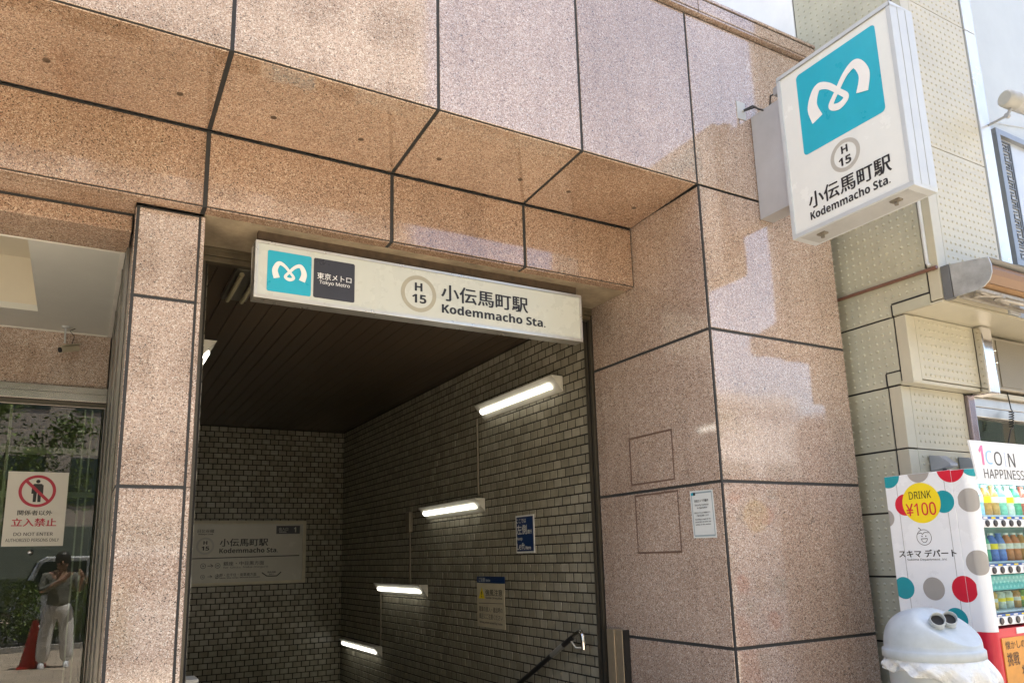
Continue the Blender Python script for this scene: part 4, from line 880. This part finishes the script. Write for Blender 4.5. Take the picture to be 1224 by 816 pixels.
# header board
mb = MB(); mb.prism([(4.487, vyf+.0, 2.100), (4.525, vyf+.0, 1.868), (vx1, vyf+.0, 1.868), (vx1, vyf+.0, 2.100)], (0, -.012, 0)); hd = mb.build('header_board', VMW, VM, .001)
o = (0, vyf-.012, 0)
mb = MB(); text(mb, '1', (4.588, 2.016), .045, .115, o, X, Z, .001, 0, .02); mb.build('pink_numeral', PINKP, hd)
mb = MB(); text(mb, 'C', (4.665, 2.005), .066, .082, o, X, Z, .001, 0, .012); mb.build('blue_letter', SKYP, hd)
mb = MB(); text(mb, 'I', (4.835, 1.998), .014, .082, o, X, Z, .001, 0, .012); mb.build('pale_letter', plain('pale_lilac_print', (.45, .55, .78), .4), hd)
mb = MB(); text(mb, 'O', (4.760, 2.001), .08, .082, o, X, Z, .001, 0, .012); text(mb, 'N', (4.905, 1.996), .07, .082, o, X, Z, .001, 0, .012); text(mb, 'HAPPINESS', (4.805, 1.908), .43, .056, o, X, Z, .001, 0, .01); mb.build('lettering', plain('dark_grey_print', (.06, .06, .07), .4), hd)
# shelves, prices, buttons
rows = [(1.672, 1.645, 1.598), (1.402, 1.378, 1.332), (1.124, 1.100, 1.052)]
PRI = plain('blue_price_strip', (.02, .10, .38), .4)
shelf_x0, shelf_x1 = 4.532, vx1-.064
for zb_, zp, zu in rows:
    mb = MB(); mb.box(shelf_x0, shelf_x1, 2.57, 2.80, zb_-.012, zb_-.001); mb.box(shelf_x0, shelf_x1, vyf+.004, 2.57, zu, zp-.001); sh = mb.build('shelf', VMW, VM, .002)
    mb = MB(); mb.box(shelf_x0, shelf_x1, vyf+.008, vyf+.03, zp, zb_-.013); mb.build('price_strip', PRI, sh)
    for k in range(11):
        xq = 4.575+k*.083
        mb = MB(); mb.lathe((xq, vyf+.003, (zu+zp)/2), [(.020, 0), (.020, .004), (.016, .007)], 16, 0, (0, -1, 0)); mb.build('button', CHAR, sh)
        mb = MB(); mb.box(xq-.026, xq+.014, vyf+.005, vyf+.0078, zp+.002, zb_-.015); mb.build('price_tag', YEL if k % 2 else WHITEP, sh)
mb = MB(); mb.box(shelf_x0, shelf_x1, 2.56, 2.60, 1.240, 1.325); ts = mb.build('teal_panel', plain('teal_panel', (.09, .42, .44), .35), VM, .002)
mb = MB()
for k in range(24):
    for j in range(3): mb.flat(circ((4.55+k*.04+(.02 if j % 2 else 0), 1.258+j*.025), .009, 10), (0, 2.56, 0), X, Z, .0008)
mb.build('dot_pattern', plain('pale_teal_print', (.22, .60, .60), .4), ts)
mb = MB(); mb.box(shelf_x0, shelf_x1, 2.545, 2.552, 1.056, 1.884); mb.build('window', GLASSV, VM)
mb = MB(); mb.box(4.535, vx1-.08, vyf-.006, vyf, .34, .985); op = mb.build('orange_panel', plain('orange_poster', (.72, .33, .06), .5, 0, .15, 12), VM)
mb = MB(); o = (0, vyf-.006, 0)
text(mb, '懐かしの', (4.66, .945), .20, .045, o, X, Z, .001, 0, .01); text(mb, '挑戦', (4.62, .87), .12, .07, o, X, Z, .001, 0, .02); text(mb, '状', (4.72, .80), .06, .06, o, X, Z, .001, 0, .02); mb.build('lettering', plain('brown_print', (.10, .05, .02), .5), op)
mb = MB(); mb.box(4.70, 4.80, vyf-.004, vyf, 1.00, 1.033); mb.build('white_flash', WHITEP, VM)
for xq in (4.52, 5.5):
    for yq in (2.6, 3.0): mb = MB(); mb.lathe((xq, yq, PZ), [(.025, 0), (.025, .06)], 10); mb.build('foot', RUBBER, VM)
# drink bottles on the three shelves
BC = [(.25, .42, .10), (.35, .60, .80), (.40, .66, .85), (.55, .28, .08), (.50, .30, .10), (.22, .55, .42), (.62, .68, .60), (.60, .14, .10), (.08, .42, .22), (.10, .40, .24), (.12, .22, .62), (.15, .26, .65), (.60, .22, .08), (.70, .45, .12), (.45, .08, .06), (.70, .52, .08)]
rowcols = [[0, 1, 2, 3, 4, 5, 6, 9, 7, 12, 1], [14, 8, 9, 10, 11, 12, 12, 3, 5, 13, 7], [14, 15, 13, 6, 6, 3, 0, 7, 10, 9, 1]]
CN = ['olive green', 'pale blue', 'light blue', 'brown', 'amber', 'mint green', 'silver white', 'red', 'deep green', 'green', 'blue', 'royal blue', 'orange', 'golden', 'dark red', 'yellow']
BM = [plain('bottle_'+n.replace(' ', '_'), c, .22, 0, .25, 40) for n, c in zip(CN, BC)]
LB = plain('pale_bottle_label', (.70, .70, .64), .4, 0, .2, 50)
RN = ['top', 'middle', 'bottom']
protos = {}
for r_, (zb_, _, _) in enumerate(rows):
    hgt = (.186, .165, .100)[r_]
    for k in range(11):
        ci = rowcols[r_][k]; xq = 4.585+k*.083; loc = (xq, 2.66, zb_)
        ordn = ['first', 'second', 'third', 'fourth', 'fifth', 'sixth', 'seventh', 'eighth', 'ninth', 'tenth', 'eleventh'][k]
        lab = '%s drink bottle, %s from the left on the %s shelf of the machine' % (CN[ci], ordn, RN[r_])
        if (ci, r_) in protos: dup(protos[(ci, r_)], loc, None, lab); continue
        S = thing('drink_bottle', lab, 'bottle', loc, 'sample bottles in the vending machine'); protos[(ci, r_)] = S
        R_ = .033 if r_ < 2 else .032
        mb = MB()
        if r_ < 2: mb.lathe(loc, [(R_*.85, 0), (R_, .008), (R_, hgt*.30), (R_*.93, hgt*.34), (R_, hgt*.40), (R_, hgt*.64), (R_*.75, hgt*.80), (R_*.42, hgt*.90), (R_*.42, hgt*.93)], 16)
        else: mb.lathe(loc, [(R_*.82, 0), (R_, .006), (R_, hgt*.88), (R_*.82, hgt*.95), (R_*.82, hgt)], 16)
        mb.build('body', BM[ci], S)
        mb = MB(); mb.lathe((loc[0], loc[1], loc[2]+hgt*.42), [(R_+.0008, 0), (R_+.0008, hgt*.2)], 16); mb.build('label_band', LB if k % 3 else YEL, S)
        if r_ < 2: mb = MB(); mb.lathe((loc[0], loc[1], loc[2]+hgt*.93), [(R_*.48, 0), (R_*.48, hgt*.07)], 12); mb.build('cap', WHITEP if k % 2 else BM[ci], S)

# ================================================================= RECYCLING BIN
S = thing('recycling_bin', 'pale grey bottle recycling bin with a domed two hole lid', 'bin', (3.95, 2.55, PZ)); bc = Vector((3.95, 2.55, 0)); ZR = .962
mb = MB(); mb.lathe((bc.x, bc.y, PZ), [(.185, 0), (.19, .01), (.222, ZR-PZ-.04), (.222, ZR-PZ)], 40); mb.build('body', BINB, S)
mb = MB(); n_ = 72; V = []
fr = Vector((0, -1, 0)); bk = Vector((1, 0, 0))       # the lid's front slopes towards the street
prof = [(.236, -.030), (.243, -.026), (.243, .010), (.238, .016), (.231, .020)]
for k in range(1, 19): a = math.pi/2*k/18; prof.append((.231*max(math.cos(a), 0)**.80, .020+.200*math.sin(a)**.85))
def lid_front(f): return .040 + (.231 - f)*.72
for r_, h_ in prof:
    for k in range(n_):
        a = 2*math.pi*k/n_; d = Vector((math.cos(a), math.sin(a), 0)); q = d*r_; hz = h_
        if h_ > .020:
            t_ = lid_front(q.dot(fr)) - hz
            hz = hz if t_ > .02 else (hz + t_ if t_ < -.02 else hz - (.02-t_)**2/.08)
        V.append(Vector((bc.x, bc.y, ZR)) + q + Vector((0, 0, hz)))
mb.add(V, [(i*n_+k, i*n_+(k+1) % n_, (i+1)*n_+(k+1) % n_, (i+1)*n_+k) for i in range(len(prof)-1) for k in range(n_)], 0, True); mb.add(V[-n_:], [tuple(range(n_))], 0, True); lid = mb.build('lid', BINC, S)
for s_ in (-.078, .024):
    # round port standing out of the sloping face: outer hood, inner wall, dark bottom
    f0 = .085; c0 = Vector((bc.x, bc.y, ZR)) + fr*f0 + bk*s_ + Vector((0, 0, lid_front(f0))); ax = Vector((-.62, -.62, .48)).normalized(); rr = .033
    mb = MB(); mb.lathe(c0, [(rr*1.3, -.06), (rr*1.22, 0), (rr*1.12, .060), (rr*1.06, .067), (rr*1.0, .066), (rr*.95, .060), (rr*.93, .045), (rr*.92, .030)], 28, 0, ax); mb.build('port_hood', BINC, lid)
    mb = MB(); mb.lathe(c0+ax*.040, [(rr*.90, -.006), (rr*.90, 0)], 22, 0, ax); mb.build('port_hole', RUBBER, lid)
# bag: crumpled skirt under the rim, longest on the street side
mb = MB(); nb_ = 132; V = []; lev = 12
rnd = random.Random(5); jit = [[rnd.uniform(-1, 1) for _ in range(nb_)] for _ in range(lev)]
for j in range(lev):
    t_ = j/(lev-1)
    for k in range(nb_):
        a = 2*math.pi*k/nb_; d = Vector((math.cos(a), math.sin(a), 0)); f1 = (1+d.dot(Vector((.70, -.71, 0))))/2
        lenb = .060 + .17*f1**1.5 + .010*math.sin(3*a+.6) + .008*math.sin(8*a)
        bul = math.sin(math.pi*min(1, .08+t_*.86))
        tri = lambda x: 2*abs(2*((x/6.2832) % 1)-1)-1
        wr = .014*tri(7*a+2.4*t_+1.2*math.sin(3*a)) + .010*tri(11*a-5*t_+.5) + .006*tri(17*a+7*t_) + .0016*jit[j][k]
        r_ = .226 + (.014+.040*f1)*bul + wr*(.35+.9*t_)*min(1, t_*3+.15)
        V.append(Vector((bc.x, bc.y, ZR-.026-lenb*t_ + .003*jit[j][(k*7) % nb_]*t_)) + d*r_)
mb.add(V, [(j*nb_+k, (j+1)*nb_+k, (j+1)*nb_+(k+1) % nb_, j*nb_+(k+1) % nb_) for j in range(lev-1) for k in range(nb_)], 0, False)
bagm = plain('thin_white_plastic_film', (.64, .68, .70), .28, 0, .05, 20)
tag(mb.build('bin_bag', bagm), 'crumpled white plastic bag hanging out below the bin lid', 'bag')

# ================================================================= STREET BEHIND THE CAMERA (seen in the door glass and in the polish of the stone)
def leaves(mb, n, fn, size, rnd):
    for _ in range(n):
        p = Vector(fn()); a = Vector((rnd.gauss(0, 1), rnd.gauss(0, 1), rnd.gauss(0, .6))).normalized(); b = a.orthogonal().normalized()
        b = (Matrix.Rotation(rnd.uniform(0, 6.28), 3, a) @ b); s_ = size*rnd.uniform(.6, 1.3)
        mb.add([p-a*s_, p+b*s_*.45, p+a*s_, p-b*s_*.45], [(0, 1, 2, 3)], 0)
def shrub(label, x0, x1, ztop, seed, blooms=False):
    rnd = random.Random(seed); S = thing('hedge_shrub', label, 'shrub', ((x0+x1)/2, -3.95, PZ), 'shrubs in the planting bed')
    def pt():
        while True:
            a, b, c = rnd.uniform(-1, 1), rnd.uniform(-1, 1), rnd.uniform(-1, 1)
            if a**4+b**4+c**4 < 1+rnd.uniform(-.25, .1): return ((x0+x1)/2+a*(x1-x0)/2, -3.95+b*.42, PZ+.1+(ztop-.1)*(c+1)/2)
    mb = MB(); leaves(mb, 3600, pt, .036, rnd); mb.build('foliage', LEAF, S)
    if blooms:
        mb = MB()
        def pb(): return (rnd.uniform(x0, x1), -3.95+rnd.uniform(-.4, .4), ztop-.02+rnd.uniform(-.12, .1))
        leaves(mb, 900, pb, .03, rnd); mb.build('flower_heads', LEAFB, S)
    mb = MB()
    for k in range(6): xq = x0+(x1-x0)*(k+.5)/6; mb.tube([(xq, -3.95, PZ), (xq+.05, -3.93, ztop*.6)], .01, 6)
    mb.build('stem', BARK, S)
shrub('green leafy hedge shrub behind the kerb, reflected left in the glass door', -1.75, -.50, 1.32, 3)
shrub('shrub with faded brown flower heads behind the kerb, reflected in the glass door', -.32, .75, 1.30, 4, True)
def tree(label, x, y, h, seed, n=3600):
    rnd = random.Random(seed); S = thing('street_tree', label, 'tree', (x, y, PZ), 'trees along the kerb')
    mb = MB(); mb.tube([(x, y, PZ-.1), (x+.03, y, h*.3), (x-.02, y+.03, h*.55), (x+.05, y, h*.8)], [.10, .085, .06, .02], 10)
    cl = []
    for k in range(11):
        a = rnd.uniform(0, 6.28); z0 = h*rnd.uniform(.42, .62); r_ = rnd.uniform(.5, 1.15); e_ = Vector((x+r_*math.cos(a), y+r_*math.sin(a), z0+h*rnd.uniform(.06, .30)))
        mb.tube([(x, y, z0), tuple((Vector((x, y, z0))+e_)/2+Vector((0, 0, .12))), tuple(e_)], [.035, .022, .008], 6); cl.append((e_, rnd.uniform(.35, .6)))
    mb.build('trunk', BARK, S); mb = MB()
    def pt():
        c, r_ = rnd.choice(cl); return c + Vector((rnd.gauss(0, .5), rnd.gauss(0, .5), rnd.gauss(0, .42)))*r_
    leaves(mb, int(n*1.8), pt, .05, rnd); mb.build('crown', LEAF, S)
tree('young leafy street tree behind the kerb, reflected in the top left of the glass door', -1.35, -3.95, 5.0, 11)
tree('street tree farther right along the kerb, reflected in the polished stone', 9.5, -3.9, 4.6, 12, 2600)
# van on the road
S = thing('parked_van', 'pale silver van parked at the kerb, reflected in the glass door', 'van', (1.2, -5.9, zg))
VX = -.72
side_p = [(a+VX, b) for a, b in [(-.32, .32), (-.34, .62), (-.28, 1.0), (-.22, 1.08), (.06, 1.76), (.20, 1.85), (3.1, 1.85), (3.25, 1.70), (3.3, .9), (3.3, .35)]]
mb = MB(); mb.prism([(a, -5.15, b+zg) for a, b in side_p][::-1], (0, -1.55, 0)); mb.build('body', plain('pale_silver_paint', (.62, .65, .66), .22, .3, .04), S, .05, 3)
for pts in ([(-.10, 1.10), (.14, 1.70), (.22, 1.75), (.95, 1.75), (.95, 1.10)], [(1.03, 1.12), (1.03, 1.74), (1.95, 1.74), (1.95, 1.12)], [(2.05, 1.12), (2.05, 1.74), (3.0, 1.72), (3.08, 1.12)]):
    mb = MB(); mb.prism([(a+VX, -5.142, b+zg) for a, b in pts], (0, -.02, 0)); mb.build('side_window', VANGL, S)
mb = MB(); mb.prism([(VX-.21, -5.25, 1.12+zg), (VX+.045, -5.25, 1.72+zg), (VX+.045, -6.6, 1.72+zg), (VX-.21, -6.6, 1.12+zg)], (-.03, 0, .012)); mb.build('windscreen', VANGL, S)
for xq in (.18, 2.55):
    for yq in (-5.17, -6.68):
        mb = MB(); mb.lathe((xq+VX, yq-.09, zg+.31), [(.30, 0), (.31, .02), (.31, .16), (.30, .18)], 24, 0, (0, 1, 0)); wq = mb.build('wheel', RUBBER, S)
        mb = MB(); mb.lathe((xq+VX, yq+.092 if yq > -6 else yq-.112, zg+.31), [(.19, 0), (.19, .015), (.05, .02)], 20, 0, (0, 1, 0)); mb.build('rim', STEEL, wq)
for yq in (-5.3, -6.5): mb = MB(); mb.lathe((VX-.335, yq, .78+zg), [(.09, 0), (.08, .02)], 16, 0, (-1, 0, 0)); mb.build('headlight', VMW, S)
mb = MB(); mb.box(VX-.12, VX+.04, -5.13, -4.98, 1.16+zg, 1.36+zg); mb.build('side_mirror', RUBBER, S, .02)
# cone
S = thing('traffic_cone', 'red traffic cone standing on the pavement beside the photographer', 'traffic cone', (-.46, -.62, PZ))
mb = MB(); mb.lathe((-.46, -.62, PZ+.03), [(.17, 0), (.165, .02), (.035, .66), (.03, .67)], 24); mb.build('cone_body', plain('red_cone_plastic', (.55, .03, .02), .45), S)
mb = MB(); mb.box(-.65, -.27, -.81, -.43, PZ, PZ+.03); mb.build('base', plain('red_cone_base', (.5, .03, .02), .5), S, .01)
# photographer
def skin(name, pts, edges, mat, parent, sub=2):
    off = Vector(parent['base']); me = bpy.data.meshes.new(name); me.from_pydata([tuple(Vector(p[:3])-off) for p in pts], edges, []); ob = bpy.data.objects.new(name, me); COL.objects.link(ob)
    ob.modifiers.new('s', 'SKIN'); ob.modifiers.new('u', 'SUBSURF').levels = sub
    for sv_, p in zip(me.skin_vertices[0].data, pts): r_ = p[3]; sv_.radius = (r_, p[4] if len(p) > 4 else r_)
    me.skin_vertices[0].data[0].use_root = True
    bpy.context.view_layer.update(); m2 = bpy.data.meshes.new_from_object(ob.evaluated_get(bpy.context.evaluated_depsgraph_get())); bpy.data.objects.remove(ob); m2.name = name
    m2.materials.clear(); m2.materials.append(mat); [setattr(p, 'use_smooth', True) for p in m2.polygons]
    o2 = bpy.data.objects.new(name, m2); COL.objects.link(o2); o2.parent = parent; o2['base'] = tuple(off); return o2
px, py = -.17, -.42; z0 = PZ
S = thing('person', 'person in grey top and white trousers holding up a phone, reflected in the glass', 'person', (px, py, z0))
SKIN = plain('skin', (.45, .27, .19), .5, 0, .08, 12)
hx, hy, hz = .03, -.075, 1.475
pts = [(px, py, z0+.95, .12), (px, py, z0+1.18, .12), (px, py+.01, z0+1.36, .13), (px, py+.02, z0+1.45, .055), (px+.01, py+.04, z0+1.54, .085), (px+.01, py+.045, z0+1.63, .085),
       (px-.10, py, z0+.86, .085), (px-.13, py+.01, z0+.46, .058), (px-.15, py-.01, z0+.07, .04), (px-.16, py+.13, z0+.03, .035),
       (px+.10, py, z0+.86, .085), (px+.13, py+.02, z0+.46, .058), (px+.16, py, z0+.07, .04), (px+.18, py+.14, z0+.03, .035),
       (px-.19, py, z0+1.36, .05), (px-.25, py+.08, z0+1.12, .042), (hx-.10, hy-.06, hz-.08, .028), (hx-.085, hy-.01, hz-.02, .026),
       (px+.19, py, z0+1.36, .05), (px+.27, py+.10, z0+1.12, .042), (hx+.09, hy-.09, hz-.08, .028), (hx+.075, hy-.05, hz-.02, .026)]
ed = [(0, 1), (1, 2), (2, 3), (3, 4), (4, 5), (0, 6), (6, 7), (7, 8), (8, 9), (0, 10), (10, 11), (11, 12), (12, 13), (2, 14), (14, 15), (15, 16), (16, 17), (2, 18), (18, 19), (19, 20), (20, 21)]
for base, sgn in ((17, 1), (21, -1)):
    b = pts[base]
    for f_i in range(5):
        i0 = len(pts); dz_ = .018*f_i-.03
        pts.append((b[0]+sgn*.022, b[1]-.006, b[2]+dz_, .009)); pts.append((b[0]+sgn*.048, b[1]-.010, b[2]+dz_+.004, .0075)); ed += [(base, i0), (i0, i0+1)]
skin('body', pts, ed, SKIN, S)
skin('trousers', [(px, py, z0+1.0, .15, .13), (px, py, z0+.88, .16, .14), (px-.11, py, z0+.80, .12), (px-.14, py+.01, z0+.45, .105), (px-.16, py, z0+.06, .10), (px+.11, py, z0+.80, .12), (px+.14, py+.02, z0+.45, .105), (px+.17, py+.01, z0+.06, .10)], [(0, 1), (1, 2), (2, 3), (3, 4), (1, 5), (5, 6), (6, 7)], plain('white_cotton_trousers', (.74, .74, .72), .8, 0, .06, 8, .2, 30), S)
skin('top', [(px, py, z0+.86, .18, .15), (px, py, z0+1.0, .18, .15), (px, py, z0+1.15, .16, .135), (px, py+.01, z0+1.36, .165, .125), (px-.20, py, z0+1.36, .075), (px-.25, py+.07, z0+1.13, .062), (hx-.11, hy-.10, hz-.11, .042), (px+.20, py, z0+1.36, .075), (px+.27, py+.09, z0+1.13, .062), (hx+.10, hy-.13, hz-.11, .042)], [(0, 1), (1, 2), (2, 3), (3, 4), (4, 5), (5, 6), (3, 7), (7, 8), (8, 9)], plain('grey_green_knit_top', (.17, .175, .15), .9), S)
mb = MB(); mb.lathe((px+.01, py+.03, z0+1.55), [(.10, 0), (.107, .06), (.10, .12), (.07, .165), (.02, .18)], 20); mb.build('hair', plain('black_hair', (.015, .012, .01), .5), S)
mb = MB(); fx, fy, fz = px+.01, py+.145, z0+1.585
mb.lathe((fx-.033, fy-.022, fz+.012), [(.011, 0), (.008, .008)], 10, 0, (0, 1, 0)); mb.lathe((fx+.033, fy-.022, fz+.012), [(.011, 0), (.008, .008)], 10, 0, (0, 1, 0)); mb.tube([(fx-.024, fy-.02, fz-.055), (fx, fy-.012, fz-.058), (fx+.024, fy-.02, fz-.055)], .005, 6); mb.build('face_features', plain('dark_lip_and_eye', (.10, .04, .035), .5), S)
mb = MB(); mb.obox((fx, fy-.005, fz-.018), (.011, 0, 0), (0, .018, 0), (0, 0, .022)); mb.build('nose', SKIN, S, .008)
for s_ in (-1, 1): mb = MB(); mb.lathe((px+s_*.165, py+.06, z0), [(.05, 0), (.052, .03), (.045, .07), (.02, .09)], 16, 0, (0, 0, 1), .9, 1.9); mb.build('shoe', VMW, S)
mb = MB(); c_ = Vector((0, 0, 1.5)) - fw*.045; mb.obox(c_, rt*.072, up*.036, fw*.004)
tag(mb.build('smartphone', RUBBER), 'black phone held up in both hands by the person in white trousers', 'phone')

# ---- buildings across the street
def block(name, label, x0, x1, y0, y1, h, wallm, winm, n, lo=3.6, st=3.2):
    S = thing(name, label, 'building', ((x0+x1)/2, y1, zg), 'buildings across the street')
    mb = MB(); mb.box(x0, x1, y0, y1, zg-.1, h); mb.box(x0-.1, x1+.1, y1-.3, y1+.12, h, h+.5); mb.build('wall', wallm, S)
    z = lo; k = 0
    while z+1.7 < h:
        m = (x1-x0)/n; mb = MB()
        for i in range(n): mb.box(x0+i*m+m*.14, x0+(i+1)*m-m*.14, y1-.05, y1+.03, z, z+1.6)
        mb.build('window_band', winm, S); z += st
    mb = MB(); mb.box(x0+.4, x1-.4, y1-.02, y1+.06, zg+.3, 2.9); mb.build('shopfront', SHOPF, S)
WINB = plain('dark_blue_window', (.06, .085, .08), .08)
SHOPF = plain('grey_green_shopfront', (.17, .20, .165), .3)
block('office_block', 'tall sand coloured office block across the street', -14, 9.9, -30, -16, 27, plain('sand_facade', (.52, .45, .37), .7), WINB, 9)
block('office_block', 'low white office building across the street', 20.4, 27.6, -30, -16, 7.6, plain('white_facade', (.68, .66, .63), .6), WINB, 3)
block('office_block', 'low brown tiled office block across the street at the far right', 36, 60, -30, -16, 9.0, plain('brown_facade', (.26, .18, .13), .6), WINB, 6)
block('office_block', 'grey office block across the street at the far left', -42, -14.5, -30, -16, 20, plain('grey_facade', (.36, .36, .35), .6), WINB, 9)
for o in bpy.data.objects:
    if 'base' in o: del o['base']
